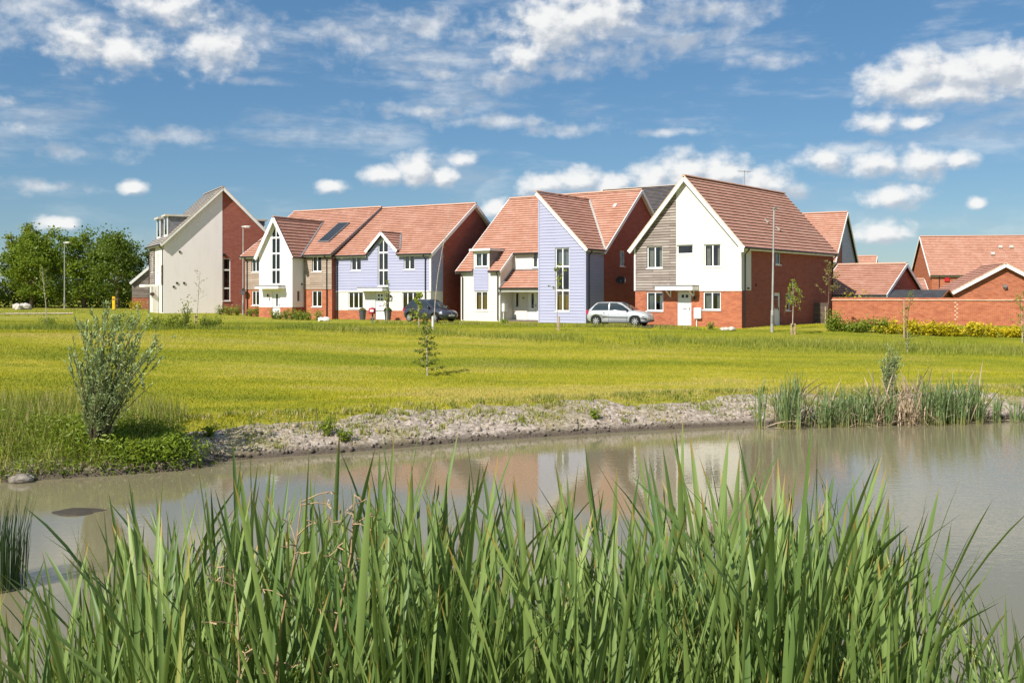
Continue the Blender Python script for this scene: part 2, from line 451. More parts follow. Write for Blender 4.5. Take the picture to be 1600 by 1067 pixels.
def vnoise(x, y, seed=0):
    ix = np.floor(x); iy = np.floor(y); fx = x - ix; fy = y - iy
    fx = fx * fx * (3 - 2 * fx); fy = fy * fy * (3 - 2 * fy)
    a = _hash(ix, iy, seed); b = _hash(ix + 1, iy, seed); c = _hash(ix, iy + 1, seed); d = _hash(ix + 1, iy + 1, seed)
    return a + (b - a) * fx + (c - a) * fy + (a - b - c + d) * fx * fy

def fbm(x, y, oct=4, seed=0, gain=.5):
    s = 0; a = 1; t = 0
    for i in range(oct):
        s = s + a * vnoise(x * 2 ** i, y * 2 ** i, seed + i * 17); t += a; a *= gain
    return s / t

def sstep(a, b, x):
    t = np.clip((x - a) / (b - a), 0, 1); return t * t * (3 - 2 * t)

# ------------------------------------------------------------------ terrain
FAR_SHORE = [(-16, 19.5), (-11.4, 22.2), (-7.95, 23.8), (-7.2, 25.1), (-4.1, 26.7), (-1.8, 28), (1.9, 29.8), (6, 31.4), (8.6, 32.1), (17.2, 33.5), (28, 35.5)]
POND = FAR_SHORE + [(36, 33), (38, 25), (30, 15), (18, 10.5), (8, 9), (0, 8.6), (-8, 9), (-14, 10.5), (-18, 14)]

def smooth_closed(P, per=6):
    out = []; n = len(P)
    for i in range(n):
        p0, p1, p2, p3 = [np.array(P[(i + k - 1) % n], float) for k in range(4)]
        for j in range(per):
            t = j / per
            out.append(.5 * ((2 * p1) + (-p0 + p2) * t + (2 * p0 - 5 * p1 + 4 * p2 - p3) * t * t + (-p0 + 3 * p1 - 3 * p2 + p3) * t ** 3))
    return np.array(out)
PP = smooth_closed(POND)

def pond_dist(x, y):
    """signed distance to the shoreline, positive on land"""
    x = np.asarray(x, float).ravel(); y = np.asarray(y, float).ravel(); out = np.empty_like(x)
    A = PP; B = np.roll(PP, -1, 0)
    for s in range(0, len(x), 60000):
        px = x[s:s + 60000, None]; py = y[s:s + 60000, None]
        dx, dy = B[:, 0] - A[:, 0], B[:, 1] - A[:, 1]
        t = np.clip(((px - A[:, 0]) * dx + (py - A[:, 1]) * dy) / (dx * dx + dy * dy), 0, 1)
        d = np.sqrt(((A[:, 0] + t * dx - px) ** 2 + (A[:, 1] + t * dy - py) ** 2).min(1))
        cr = ((A[:, 1] > py) != (B[:, 1] > py)) & (px < (B[:, 0] - A[:, 0]) * (py - A[:, 1]) / (B[:, 1] - A[:, 1] + 1e-12) + A[:, 0])
        out[s:s + 60000] = np.where(cr.sum(1) % 2 == 1, -d, d)
    return out

def gh(x, y, d=None):
    """ground height"""
    x = np.asarray(x, float).ravel(); y = np.asarray(y, float).ravel()
    if d is None: d = pond_dist(x, y)
    dp = np.maximum(d, 0)
    far = .78 * np.clip(dp / 2.4, 0, 1) ** .85 + np.minimum(np.maximum(dp - 2.4, 0), 23.5) * .0632 + np.minimum(np.maximum(dp - 26, 0), 20) * .003
    far = far + .32 * sstep(-14, -27, x) * sstep(55, 78, y)
    far = far + (fbm(x * .16, y * .16, 3, 5) - .5) * .16 * sstep(3, 8, dp) * (1 - sstep(22, 27, dp))
    near = np.minimum(dp * .3, 2.55)
    w = sstep(14, 8.5, y) * sstep(30, 20, np.abs(x))
    z = far * (1 - w) + near * w
    return np.where(d < 0, np.maximum(d * .45, -1.5), z)

def gz(x, y): return float(gh([x], [y])[0])
# ------------------------------------------------------------------ the setting: ground, bank, pond, paths
def ground_mat():
    m, nt, b = new_mat('mown_grass_ground')
    tc = N(nt, 'ShaderNodeTexCoord')
    mp = N(nt, 'ShaderNodeVectorMath', operation='MULTIPLY'); nt.links.new(tc.outputs['Object'], mp.inputs[0]); mp.inputs[1].default_value = (.22, 1.0, 1)
    n1 = noise_n(nt, mp.outputs[0], .35, 6, .62)
    n2 = noise_n(nt, tc.outputs['Object'], 2.5, 6, .65)
    n3 = noise_n(nt, tc.outputs['Object'], .12, 4, .5)
    c = mixc(nt, maprange(nt, n1, .32, .68, 0, 1), (.22, .24, .016), (.36, .32, .045))
    c = mixc(nt, maprange(nt, n2, .35, .7, 0, .6), c, (.165, .195, .018))
    c = mixc(nt, maprange(nt, n3, .55, .75, 0, .6), c, (.40, .31, .12))
    nt.links.new(c, b.inputs['Base Color']); b.inputs['Roughness'].default_value = .95; b.inputs['Specular IOR Level'].default_value = .1
    bump(nt, b, n2, .6, .06)
    return m
M['ground'] = ground_mat()

def graded(lo, hi, f0, f1, step, grow=1.22):
    v = list(np.arange(f0, f1 + 1e-6, step)); s = step; p = f0
    while p > lo: s *= grow; p -= s; v.insert(0, p)
    s = step; p = v[-1]
    while p < hi: s *= grow; p += s; v.append(p)
    return np.array(v)
gx = graded(-2600, 2600, -34, 34, .5); gy = graded(-300, 4500, 0, 62, .5)
GX, GY = np.meshgrid(gx, gy)
gv = np.stack([GX.ravel(), GY.ravel(), gh(GX, GY)], 1)
nx, ny = len(gx), len(gy)
ii = (np.arange(ny - 1)[:, None] * nx + np.arange(nx - 1)[None]).ravel()
gf = np.stack([ii, ii + 1, ii + nx + 1, ii + nx], 1)
tag(link('ground', np_mesh('ground', gv, gf, M['ground'], smooth=True)), 'rolling mown grass ground between pond and houses', kind='structure')

def bank_mat():
    m, nt, b = new_mat('dry_clay_bank')
    tc = N(nt, 'ShaderNodeTexCoord'); g = tc.outputs['Object']
    n1 = noise_n(nt, g, 1.2, 7, .68); n2 = noise_n(nt, g, 7, 6, .7); n3 = noise_n(nt, g, .5, 3, .5)
    c = mixc(nt, maprange(nt, n2, .34, .66, 0, 1), (.20, .16, .125), (.53, .46, .39))
    c = mixc(nt, maprange(nt, n1, .52, .72, 0, .6), c, (.24, .20, .12))
    c = mixc(nt, maprange(nt, n3, .45, .65, 0, .5), c, (.25, .22, .09))
    sp = N(nt, 'ShaderNodeSeparateXYZ'); nt.links.new(g, sp.inputs[0])
    wet = math_n(nt, 'ADD', sp.outputs[2], math_n(nt, 'MULTIPLY', math_n(nt, 'SUBTRACT', n1, .5), .12))
    c = mixc(nt, maprange(nt, wet, .07, .24, .9, 0), c, (.085, .068, .05))
    nt.links.new(c, b.inputs['Base Color']); b.inputs['Roughness'].default_value = .95; b.inputs['Specular IOR Level'].default_value = .1
    bump(nt, b, n2, .9, .05)
    return m
M['bank'] = bank_mat()
i0 = 1 * 6; i1 = (len(FAR_SHORE) - 1) * 6
line = PP[i0:i1 + 1]
seg = np.r_[0, np.cumsum(np.hypot(*np.diff(line, axis=0).T))]
ss = np.arange(0, seg[-1], .09)
lx = np.interp(ss, seg, line[:, 0]); ly = np.interp(ss, seg, line[:, 1])
tx, ty = np.gradient(lx), np.gradient(ly); tl = np.hypot(tx, ty); nxn, nyn = -ty / tl, tx / tl
dd = np.arange(-.5, 3.5, .075)
BX = lx[:, None] + nxn[:, None] * dd; BY = ly[:, None] + nyn[:, None] * dd
bx, by = BX.ravel(), BY.ravel(); bd = np.tile(dd, len(ss))
edge = 2.15 + (fbm(bx * .5, by * .5, 4, 3) - .5) * 1.6 - .9 * sstep(-8.0, -9.4, bx)
clod = .5 * fbm(bx * 2.4, by * 2.4, 3, 9, .6) + .5 * (1 - np.abs(2 * fbm(bx * 4.6, by * 4.6, 3, 10, .6) - 1))
lift = .04 - .14 * sstep(-.25, .35, bd - edge) + (clod - .62) * .2 * sstep(-.1, .25, bd)
bz = gh(bx, by) + lift
bz = np.where(bd < 0, np.minimum(bz, bd * .4), bz)
nS, nD = len(ss), len(dd)
ii = (np.arange(nS - 1)[:, None] * nD + np.arange(nD - 1)[None]).ravel()
bf = np.stack([ii, ii + nD, ii + nD + 1, ii + 1], 1)
tag(link('bank', np_mesh('bank', np.stack([bx, by, bz], 1), bf, M['bank'], smooth=True)), 'bare pale clay bank along the far shore', kind='structure')

def water_mat():
    m, nt, b = new_mat('murky_pond_water')
    tc = N(nt, 'ShaderNodeTexCoord'); g = tc.outputs['Object']
    n3 = noise_n(nt, g, .15, 3, .5)
    c = mixc(nt, n3, (.19, .168, .10), (.225, .20, .12))
    nt.links.new(c, b.inputs['Base Color'])
    b.inputs['Roughness'].default_value = .02; b.inputs['IOR'].default_value = 1.33; b.inputs['Specular IOR Level'].default_value = .5
    mp = N(nt, 'ShaderNodeVectorMath', operation='MULTIPLY'); nt.links.new(g, mp.inputs[0]); mp.inputs[1].default_value = (1.0, 2.2, 1)
    r1 = noise_n(nt, mp.outputs[0], 2.6, 3, .55); r2 = noise_n(nt, mp.outputs[0], 9, 2, .5)
    sp = N(nt, 'ShaderNodeSeparateXYZ'); nt.links.new(g, sp.inputs[0])
    calm = noise_n(nt, g, .11, 2, .5)
    amp = math_n(nt, 'ADD', maprange(nt, calm, .4, .65, .35, 1.0), maprange(nt, sp.outputs[0], 2, 12, 0, 1.3))
    h = math_n(nt, 'MULTIPLY', math_n(nt, 'ADD', r1, math_n(nt, 'MULTIPLY', r2, .3)), amp)
    bump(nt, b, h, .2, .012)
    return m
M['water'] = water_mat()
mb = MB(); mb.face([(-26, 4, 0), (46, 4, 0), (46, 39, 0), (-26, 39, 0)])
tag(mb.build('pond_water', M['water']), 'still murky pond water reflecting the houses', kind='structure')

def strip(name, pts, width, mat, label, lift=.012, step=1.0):
    """flat sheet that follows the ground along a polyline"""
    P = np.array(pts, float); s = np.r_[0, np.cumsum(np.hypot(*np.diff(P, axis=0).T))]
    t = np.arange(0, s[-1] + step, step).clip(0, s[-1]); x = np.interp(t, s, P[:, 0]); y = np.interp(t, s, P[:, 1])
    gx_, gy_ = np.gradient(x), np.gradient(y); L = np.hypot(gx_, gy_) + 1e-9; nx_, ny_ = -gy_ / L, gx_ / L
    k = max(2, int(width / .5) + 1); o = np.linspace(-width / 2, width / 2, k)
    X = (x[:, None] + nx_[:, None] * o).ravel(); Y = (y[:, None] + ny_[:, None] * o).ravel()
    V = np.stack([X, Y, gh(X, Y) + lift], 1); n = len(t)
    i = (np.arange(n - 1)[:, None] * k + np.arange(k - 1)[None]).ravel()
    me = np_mesh(name, V, np.stack([i, i + 1, i + k + 1, i + k], 1), mat)
    return tag(link(name, me), label, kind='structure')
strip('driveway', [(6.4, 58.5), (10.3, 64.5), (13.6, 70)], 3.6, M['asphalt'], 'asphalt driveway beside the lavender tower house', .045)
strip('sand_path', [(-40.5, 79), (-37.5, 79.6), (-35.5, 80.5)], 4.2, M['sandpath'], 'patch of pale sandy path in the grass', .05)

# ------------------------------------------------------------------ grass
M['grass'] = leaf_mat('grass_blade', (.16, .215, .009), (.51, .46, .017), transl=.3, rough=.7, straw=(.60, .48, .15))
M['grass_long'] = leaf_mat('long_grass_blade', (.10, .175, .012), (.36, .36, .06), transl=.3, rough=.7, straw=(.52, .42, .22))

def blades(x, y, h, w, tone, lean=.35, z=None):
    n = len(x); z = gh(x, y) if z is None else z
    a = rng.uniform(0, 2 * np.pi, n); la = rng.uniform(0, 2 * np.pi, n); l = rng.uniform(.05, lean, n) * h
    dx, dy = np.cos(a) * w / 2, np.sin(a) * w / 2
    V = np.empty((n, 3, 3))
    V[:, 0] = np.stack([x - dx, y - dy, z - .02], 1); V[:, 1] = np.stack([x + dx, y + dy, z - .02], 1)
    V[:, 2] = np.stack([x + np.cos(la) * l, y + np.sin(la) * l, z + h], 1)
    return V.reshape(-1, 3), np.arange(n * 3).reshape(-1, 3), np.repeat(tone, 3)

def scatter(n, y0, y1, pad=2.5, power=1.0, kx=.54):
    """positions over the wedge in view, denser towards the front"""
    u = rng.uniform(0, 1, n); y = y0 * (y1 / y0) ** (u ** power)
    x = rng.uniform(-1, 1, n) * (y * kx + pad)
    return x, y

def lawn_tone(x, y):
    t = -.15 + fbm(x * .07, y * .36, 4, 21) * 1.2 + fbm(x * .028, y * .9, 3, 27) * .45 + fbm(x * .5, y * .8, 3, 33) * .35 - .35
    dry = sstep(.58, .73, fbm(x * .11 + 7, y * .5, 4, 57))
    return np.clip((t - .34) / .42 * .62 + .1 + .42 * dry, 0, 1)

x, y = scatter(640000, 26, 66)
d = pond_dist(x, y)
dn = d + (fbm(x * .5, y * .5, 4, 3) - .5) * -1.6
edge_keep = sstep(1.7, 2.6, dn) > rng.uniform(0, 1, len(x)) * .98 + .01
keep = (d > .3) & edge_keep & ((x > -9.2) | (d > 3.2))
x, y, d = x[keep], y[keep], d[keep]
tone = np.clip(lawn_tone(x, y) + rng.normal(0, .13, len(x)) + .40 * sstep(4.4, 2.4, d) * (fbm(x * .3, d * 1.6, 3, 19) + .35) + .45 * np.exp(-((d - 4.1 - 1.2 * fbm(x * .12, x * 0, 3, 12)) / .35) ** 2), 0, 1)
h = rng.uniform(.03, .065, len(x)) * (.7 + .9 * fbm(x * .12, y * .7, 3, 44))
V, Fc, T = blades(x, y, h, rng.uniform(.014, .030, len(x)), tone)
tag(link('lawn_grass', np_mesh('lawn_grass', V, Fc, M['grass'], {'tone': T})), 'short yellow green mown grass of the sloping lawn', 'grass', kind='stuff')

# rough uncut strip in front of the houses, and rough ground on the left
xs, ys, hs_, ts = [], [], [], []
x = rng.uniform(-11, 34, 42000); yc = 51.5 + x * -.14 + (x < 5) * (5 - x) * .12
y = yc + rng.normal(0, 1.15, len(x)); k = fbm(x * .5, y * .5, 3, 61) + .15 * (x > 7) > rng.uniform(.33, .72, len(x))
xs.append(x[k]); ys.append(y[k]); hs_.append(rng.uniform(.06, .40, k.sum()) ** 1.15); ts.append(np.clip(rng.uniform(.05, .75, k.sum()) + .35 * (fbm(x[k] * .25, y[k] * .25, 3, 15) - .3), 0, 1))
x = rng.uniform(-32, -9, 26000); y = 55 + (x + 20) * .12 + rng.normal(0, 1.3, len(x)); k = fbm(x * .4, y * .4, 3, 71) > rng.uniform(.3, .65, len(x))
xs.append(x[k]); ys.append(y[k]); hs_.append(rng.uniform(.1, .38, k.sum())); ts.append(rng.uniform(0, .6, k.sum()))
x = rng.uniform(-60, 6, 30000); y = rng.uniform(64, 104, len(x)); k = (fbm(x * .3, y * .3, 3, 81) > .42) & (x < -y * .05)
xs.append(x[k]); ys.append(y[k]); hs_.append(rng.uniform(.07, .2, k.sum())); ts.append(rng.uniform(.2, .9, k.sum()))
x = rng.uniform(-9, 11, 9000); y = np.interp(x, [-9, -3, 2, 11], [65.2, 63.2, 60.2, 56.9]) + rng.normal(0, .35, len(x)); k = fbm(x * .9, y * .9, 3, 66) > rng.uniform(.2, .75, len(x))
xs.append(x[k]); ys.append(y[k]); hs_.append(rng.uniform(.08, .30, k.sum())); ts.append(rng.uniform(.2, .95, k.sum()))
# tufts on the bare bank
for t_ in range(640):
    s_ = random.randrange(int(len(ss) * .1), len(ss)); o_ = .3 + 2.5 * random.random() ** .6
    cx, cy = lx[s_] + nxn[s_] * o_, ly[s_] + nyn[s_] * o_; q = random.randint(14, 46); r_ = random.uniform(.06, .3)
    xs.append(rng.normal(cx, r_, q)); ys.append(rng.normal(cy, r_ * .8, q)); hs_.append(rng.uniform(.03, .13, q)); ts.append(np.clip(rng.uniform(.1, .9, q) + random.uniform(-.2, .4), 0, 1))
x, y, h, tone = map(np.concatenate, (xs, ys, hs_, ts))
k = pond_dist(x, y) > .15; x, y, h, tone = x[k], y[k], h[k], tone[k]
V, Fc, T = blades(x, y, h, rng.uniform(.015, .045, len(x)), tone, .55, gh(x, y) + .075 * (pond_dist(x, y) < 3.0))
tag(link('rough_grass', np_mesh('rough_grass', V, Fc, M['grass_long'], {'tone': T})), 'long uncut grass in a strip below the houses and on the bank', 'grass', kind='stuff')

# meadow flowers: a few dots of red, yellow and white in the uncut strip
M['petals'] = plain('white_petals', (.8, .8, .74), .8)
mb = MB()
for i in range(110):
    x = random.uniform(-10, 33); y = 51 - .14 * x + random.gauss(0, .8); z = gz(x, y) + random.uniform(.2, .42); r_ = random.uniform(.012, .03)
    for a in range(5):
        t = a * 1.2566; mb.face([(x, y, z), (x + math.cos(t - .5) * r_, y + math.sin(t - .5) * r_, z + .01), (x + math.cos(t + .5) * r_, y + math.sin(t + .5) * r_, z + .01)])
tag(mb.build('meadow_flowers', M['petals']), 'tiny white flowers scattered through the uncut grass', 'flowers', kind='stuff')

# clods and pebbles on the bank
base = bmesh.new(); bmesh.ops.create_icosphere(base, subdivisions=1, radius=1)
bvv = np.array([v.co for v in base.verts]); bff = np.array([[v.index for v in f.verts] for f in base.faces]); base.free()
Vs, Fs = [], []; nb = 0
for i in range(3600):
    s_ = random.randrange(0, len(ss)); o_ = abs(random.gauss(0, .5)) if random.random() < .45 else random.uniform(0, 1.6)
    cx, cy = lx[s_] + nxn[s_] * o_, ly[s_] + nyn[s_] * o_
    r_ = .014 + random.random() ** 5 * .075
    V = bvv * rng.uniform(.6, 1.3, 3) * r_ * (1 + rng.uniform(-.22, .22, (len(bvv), 1)))
    Vs.append(V + np.array([cx, cy, 0])); Fs.append(bff + nb); nb += len(bvv)
cc = np.array([v.mean(0) for v in Vs]); zz = gh(cc[:, 0], cc[:, 1]) + .05
for v, z in zip(Vs, zz): v[:, 2] += z
tag(link('clay_clods', np_mesh('clay_clods', np.concatenate(Vs), np.concatenate(Fs), M['bank'])), 'loose pale clods and pebbles on the bare bank', 'clods', kind='stuff')
# ------------------------------------------------------------------ house kit
def poly_iv(poly, b):
    """interval of a convex polygon (list of (a,b)) at height b"""
    xs_ = []
    n = len(poly)
    for i in range(n):
        (a0, b0), (a1, b1) = poly[i], poly[(i + 1) % n]
        if (b0 <= b < b1) or (b1 <= b < b0):
            xs_.append(a0 + (a1 - a0) * (b - b0) / (b1 - b0))
    return (min(xs_), max(xs_)) if len(xs_) >= 2 else None

def rows(mb, poly, holes, pitch, lip, fn, b_start=None, base=.004):
    """lapped courses (tiles or boards) clipped to a convex polygon, holes left open. fn(a,b,n)->point"""
    bmin = min(p[1] for p in poly); bmax = max(p[1] for p in poly)
    r = bmin if b_start is None else b_start
    cuts = sorted({p[1] for p in poly} | {q[1] for h in holes for q in h})
    while r < bmax - 1e-6:
        lo, hi = max(r, bmin), min(r + pitch, bmax)
        bs = [lo] + [c for c in cuts if lo + 1e-4 < c < hi - 1e-4] + [hi]
        for b0, b1 in zip(bs, bs[1:]):
            e = min(1e-4, (b1 - b0) * .1)
            i0_, i1_ = poly_iv(poly, b0 + e), poly_iv(poly, b1 - e)
            if not i0_ or not i1_: continue
            segs = [(i0_[0], i0_[1], i1_[0], i1_[1])]
            for h in holes:
                h0, h1 = poly_iv(h, b0 + e), poly_iv(h, b1 - e)
                if not h0 and not h1: continue
                h0 = h0 or h1; h1 = h1 or h0
                ns = []
                for (l0, r0, l1, r1) in segs:
                    if h0[0] >= r0 or h0[1] <= l0: ns.append((l0, r0, l1, r1)); continue
                    if h0[0] > l0: ns.append((l0, h0[0], l1, max(l1, h1[0])))
                    if h0[1] < r0: ns.append((h0[1], r0, min(r1, h1[1]), r1))
                segs = ns
            n0 = base + lip * (1 - (b0 - r) / pitch); n1 = base + lip * (1 - (b1 - r) / pitch)
            for (l0, r0, l1, r1) in segs:
                mb.face([fn(l0, b0, n0), fn(r0, b0, n0), fn(r1, b1, n1), fn(l1, b1, n1)], [(l0, b0), (r0, b0), (r1, b1), (l1, b1)])
                if abs(b0 - r) < 1e-5:
                    mb.face([fn(l0, b0, 0), fn(r0, b0, 0), fn(r0, b0, n0), fn(l0, b0, n0)], [(l0, b0), (r0, b0), (r0, b0), (l0, b0)])
        r += pitch

UX = Vector((1, 0, 0)); UY = Vector((0, 1, 0))
class House:
    def __init__(s, name, label, O, yaw, cat='house', group=None):
        s.root = empty(name, O, -R(yaw)); tag(s.root, label, cat, group)
    # plane frames: 'F' front (a = x), 'R' right side (a = y), 'L' left side (a = -y), 'B' back (a = -x)
    def fr(s, side, off):
        U, Nn = {'F': (UX, -UY), 'R': (UY, UX), 'L': (-UY, -UX), 'B': (-UX, UY)}[side]
        O = {'F': UY * off, 'R': UX * off, 'L': UX * off, 'B': UY * off}[side]
        return O, U, Nn
    def fn(s, side, off):
        O, U, Nn = s.fr(side, off)
        return lambda a, z, n=0.0: O + U * a + Z3 * z + Nn * n
    def wall(s, side, off, outline, holes, mat, name='wall', reveal=.1, n=0.0):
        f = s.fn(side, off); mb = MB()
        loops = [outline] + holes
        flat = [p for l in loops for p in l]
        tris = tessellate_polygon([[Vector((a, z, 0)) for a, z in l] for l in loops])
        for t in tris:
            q = [flat[i] for i in t]
            ar = (q[1][0] - q[0][0]) * (q[2][1] - q[0][1]) - (q[1][1] - q[0][1]) * (q[2][0] - q[0][0])
            if ar < 0: q = q[::-1]
            mb.face([f(a, z, n) for a, z in q], list(q))
        for h in holes:
            for (a0, z0), (a1, z1) in zip(h, h[1:] + h[:1]):
                mb.face([f(a0, z0, n), f(a1, z1, n), f(a1, z1, n - reveal - .12), f(a0, z0, n - reveal - .12)], [(a0, z0), (a1, z1), (a1, z1 + .1), (a0, z0 + .1)])
        return mb.build(name, mat, s.root)
    def boards(s, side, off, poly, holes, mat, pitch=.16, lip=.022, name='weatherboards', n=0.0):
        f = s.fn(side, off); mb = MB()
        rows(mb, poly, holes, pitch, lip, lambda a, b, k: f(a, b, n + k))
        # closed side edges
        for (a0, b0), (a1, b1) in zip(poly, poly[1:] + poly[:1]):
            if abs(b1 - b0) > .05:
                mb.face([f(a0, b0, n - .03), f(a1, b1, n - .03), f(a1, b1, n + lip * .5), f(a0, b0, n + lip * .5)])
        return mb.build(name, mat, s.root)
    def slope(s, pts, mat, holes=(), pitch=.2813, lip=.048, name='roof_slope', thick=.07):
        """tiled roof plane: first edge is the eave; holes in (a,b) plane coordinates"""
        P = [Vector(p) for p in pts]
        A = (P[1] - P[0]).normalized(); c = sum(P, Vector()) / len(P)
        B = (c - P[0]) - A * (c - P[0]).dot(A); B.normalize()
        Nn = A.cross(B)
        flip = Nn.z < 0
        if flip: A = -A; Nn = -Nn
        O = P[0]
        poly = [((p - O).dot(A), (p - O).dot(B)) for p in P]
        f = lambda a, b, n: O + A * a + B * b + Nn * n
        mb = MB(); rows(mb, poly, list(holes(lambda q: ((Vector(q) - O).dot(A), (Vector(q) - O).dot(B))) if callable(holes) else holes), pitch, lip, f)
        o = mb.build(name, mat, s.root)
        if not holes:
            mu = MB(); mu.face([f(a, b, -thick) for a, b in poly][::-1])
            for (a0, b0), (a1, b1) in zip(poly, poly[1:] + poly[:1]):
                mu.face([f(a0, b0, -thick), f(a1, b1, -thick), f(a1, b1, .0), f(a0, b0, .0)])
            mu.build('roof_deck', M['timber_dark'], s.root)
        return o
    def ridge(s, p, q, mat=None, r=.11, step=.45):
        """single ridge tiles, each an own half-round piece"""
        p, q = Vector(p), Vector(q); A = (q - p); L = A.length; A.normalize(); B = Z3.cross(A).normalized()
        n = max(1, round(L / step)); st = L / n
        key = ('ridge', round(st, 3), tuple(round(c, 3) for c in A), r, mat.name if mat else '')
        if key not in _cache:
            mb = MB(); k = 6; end = []
            for t in (0.004, st - .012):
                rr = r if t < .1 else r * .96
                end.append([A * t + B * math.cos(math.pi * i / k) * rr * 1.15 + Z3 * (math.sin(math.pi * i / k) * rr - .02) for i in range(k + 1)])
            for i in range(k): mb.face((end[0][i], end[0][i + 1], end[1][i + 1], end[1][i]))
            mb.face(end[0]); mb.face(end[1][::-1])
            _cache[key] = mb.mesh('ridge_tile', mat or M['ridge'])
        for i in range(n):
            o = link('ridge_tile', _cache[key], s.root); o.location = p + A * (st * i) + Z3 * random.uniform(0, .008)
    def barge(s, p, q, mat=None, h=.2, w=.04, name='bargeboard'):
        mb = MB(); mb.beam(p, q, w, h); return mb.build(name, mat or M['trim'], s.root)
    def gutter(s, p, q):
        mb = MB(); mb.tube([p, q], .06, 8); mb.build('gutter', M['gutter'], s.root)
    def fascia(s, p, q, h=.16, w=.03, mat=None):
        mb = MB(); mb.beam(p, q, w, h); mb.build('fascia', mat or M['trim'], s.root)
    def downpipe(s, x, y, top, out, mat=None, bottom=0.0):
        """black pipe from the gutter: out = (dx, dy) swan neck from gutter to wall"""
        mb = MB(); mb.tube([(x + out[0], y + out[1], top), (x + out[0], y + out[1], top - .1), (x, y, top - .35), (x, y, bottom)], .04, 6)
        mb.build('downpipe', mat or M['gutter'], s.root)
    def window(s, side, off, a0, a1, z0, z1, cols=2, trans=(), curtain=None, sill=True, border=.065, name='window', top=None, setback=.05, blind=False):
        """white frame with mullions, glass panes, sill and curtains; trans = transom heights"""
        f = s.fn(side, off); O, U, Nn = s.fr(side, off)
        mb = MB(); n0, n1 = -setback - .06, -setback
        fr = lambda p0, p1, q0, q1, e=0.0: mb.frame(O, U, Z3, Nn, p0, p1, q0, q1, n0 - e, n1 + e)
        zt = z1
        if top is None:
            fr(a0, a1, z0, z0 + border); fr(a0, a1, z1 - border, z1); fr(a0, a0 + border, z0 + border, z1 - border); fr(a1 - border, a1, z0 + border, z1 - border)
        else:      # pointed head: top = apex height, z1 = shoulder height
            m = (a0 + a1) / 2
            fr(a0, a1, z0, z0 + border); fr(a0, a0 + border, z0 + border, z1); fr(a1 - border, a1, z0 + border, z1)
            mb.beam(f(a0, z1 - .03, (n0 + n1) / 2), f(m, top - .05, (n0 + n1) / 2), .06, border * 1.3); mb.beam(f(a1, z1 - .03, (n0 + n1) / 2), f(m, top - .05, (n0 + n1) / 2), .06, border * 1.3)
        cw = (a1 - a0) / cols; mw = .075
        for i in range(1, cols): fr(a0 + cw * i - mw / 2, a0 + cw * i + mw / 2, z0 + border, (z1 - border) if top is None else top - .12, -.004)
        for t in trans: fr(a0 + border, a1 - border, t - .06, t + .06, -.002)
        w = mb.build(name, M['upvc'], s.root)
        zs = [z0 + border * .6] + list(trans) + [(z1 - border * .6) if top is None else z1]
        for i in range(cols):
            p, q = a0 + cw * i + .03, a0 + cw * (i + 1) - .03
            for b0, b1 in zip(zs, zs[1:]):
                pm = MB(); pm.face([f(p, b0, -setback - .03), f(q, b0, -setback - .03), f(q, b1, -setback - .03), f(p, b1, -setback - .03)]); pm.build('pane', M['glass'], w)
            if top is not None:
                pm = MB()
                sl = (top - z1) / ((a1 - a0) / 2); hh = lambda a: z1 + sl * (a - a0 if a < m else a1 - a) - .06
                pm.face([f(p, z1, -setback - .03), f(q, z1, -setback - .03), f(q, max(z1 + .01, hh(q)), -setback - .03), f(p, max(z1 + .01, hh(p)), -setback - .03)]); pm.build('pane', M['glass'], w)
        if sill:
            sm = MB(); sm.frame(O, U, Z3, Nn, a0 - .05, a1 + .05, z0 - .055, z0 - .003, -setback - .05, .06); sm.build('sill', M['upvc'], w)
        if curtain:
            W_ = (a1 - a0)
            for side_ in (0, 1):
                cm = MB(); wd = W_ * (random.uniform(.26, .36) if not blind else .5); k = 7
                base_a = a0 + .02 if side_ == 0 else a1 - .02 - wd
                pts = [(base_a + wd * i / k, -setback - .2 + (.03 if i % 2 else -.03)) for i in range(k + 1)]
                for (p, pn), (q, qn) in zip(pts, pts[1:]):
                    cm.face([f(p, z0 - .02, pn), f(q, z0 - .02, qn), f(q, z1 + .02, qn), f(p, z1 + .02, pn)])
                cm.build('curtain', M[curtain], w)
        return w
    def door(s, side, off, a0, a1, z0, z1, glass=(), mat=None, setback=.06, handle=1):
        """panelled door leaf with frame, glazed lights, letter plate and handle"""
        f = s.fn(side, off); O, U, Nn = s.fr(side, off)
        mb = MB(); B = .06
        fr = lambda m, p0, p1, q0, q1, n0, n1: m.frame(O, U, Z3, Nn, p0, p1, q0, q1, n0, n1)
        fr(mb, a0, a0 + B, z0, z1, -setback - .08, -setback); fr(mb, a1 - B, a1, z0, z1, -setback - .08, -setback); fr(mb, a0 + B, a1 - B, z1 - B, z1, -setback - .08, -setback)
        fr(mb, a0 + B + .005, a1 - B - .005, z0 + .02, z1 - B - .005, -setback - .075, -setback - .03)
        w = a1 - a0
        for (q0, q1) in ((.12, .45), (.50, .62)):
            for (p0, p1) in ((.2, .46), (.54, .8)):
                fr(mb, a0 + w * p0, a0 + w * p1, z0 + (z1 - z0) * q0, z0 + (z1 - z0) * q1, -setback - .035, -setback - .022)
        d = mb.build('door', mat or M['door'], s.root)
        for (p0, p1, q0, q1) in glass:
            g = MB(); fr(g, a0 + w * p0, a0 + w * p1, z0 + (z1 - z0) * q0, z0 + (z1 - z0) * q1, -setback - .034, -setback - .018); g.build('door_light', M['solar'], d)
        h = MB(); ha = a1 - B - .09 if handle > 0 else a0 + B + .09
        fr(h, ha - .015, ha + .015, z0 + .93, z0 + 1.13, -setback - .03, -setback + .015); fr(h, ha - .07, ha + .02, z0 + 1.03, z0 + 1.06, -setback + .01, -setback + .035)
        h.build('door_handle', M['steel'], d)
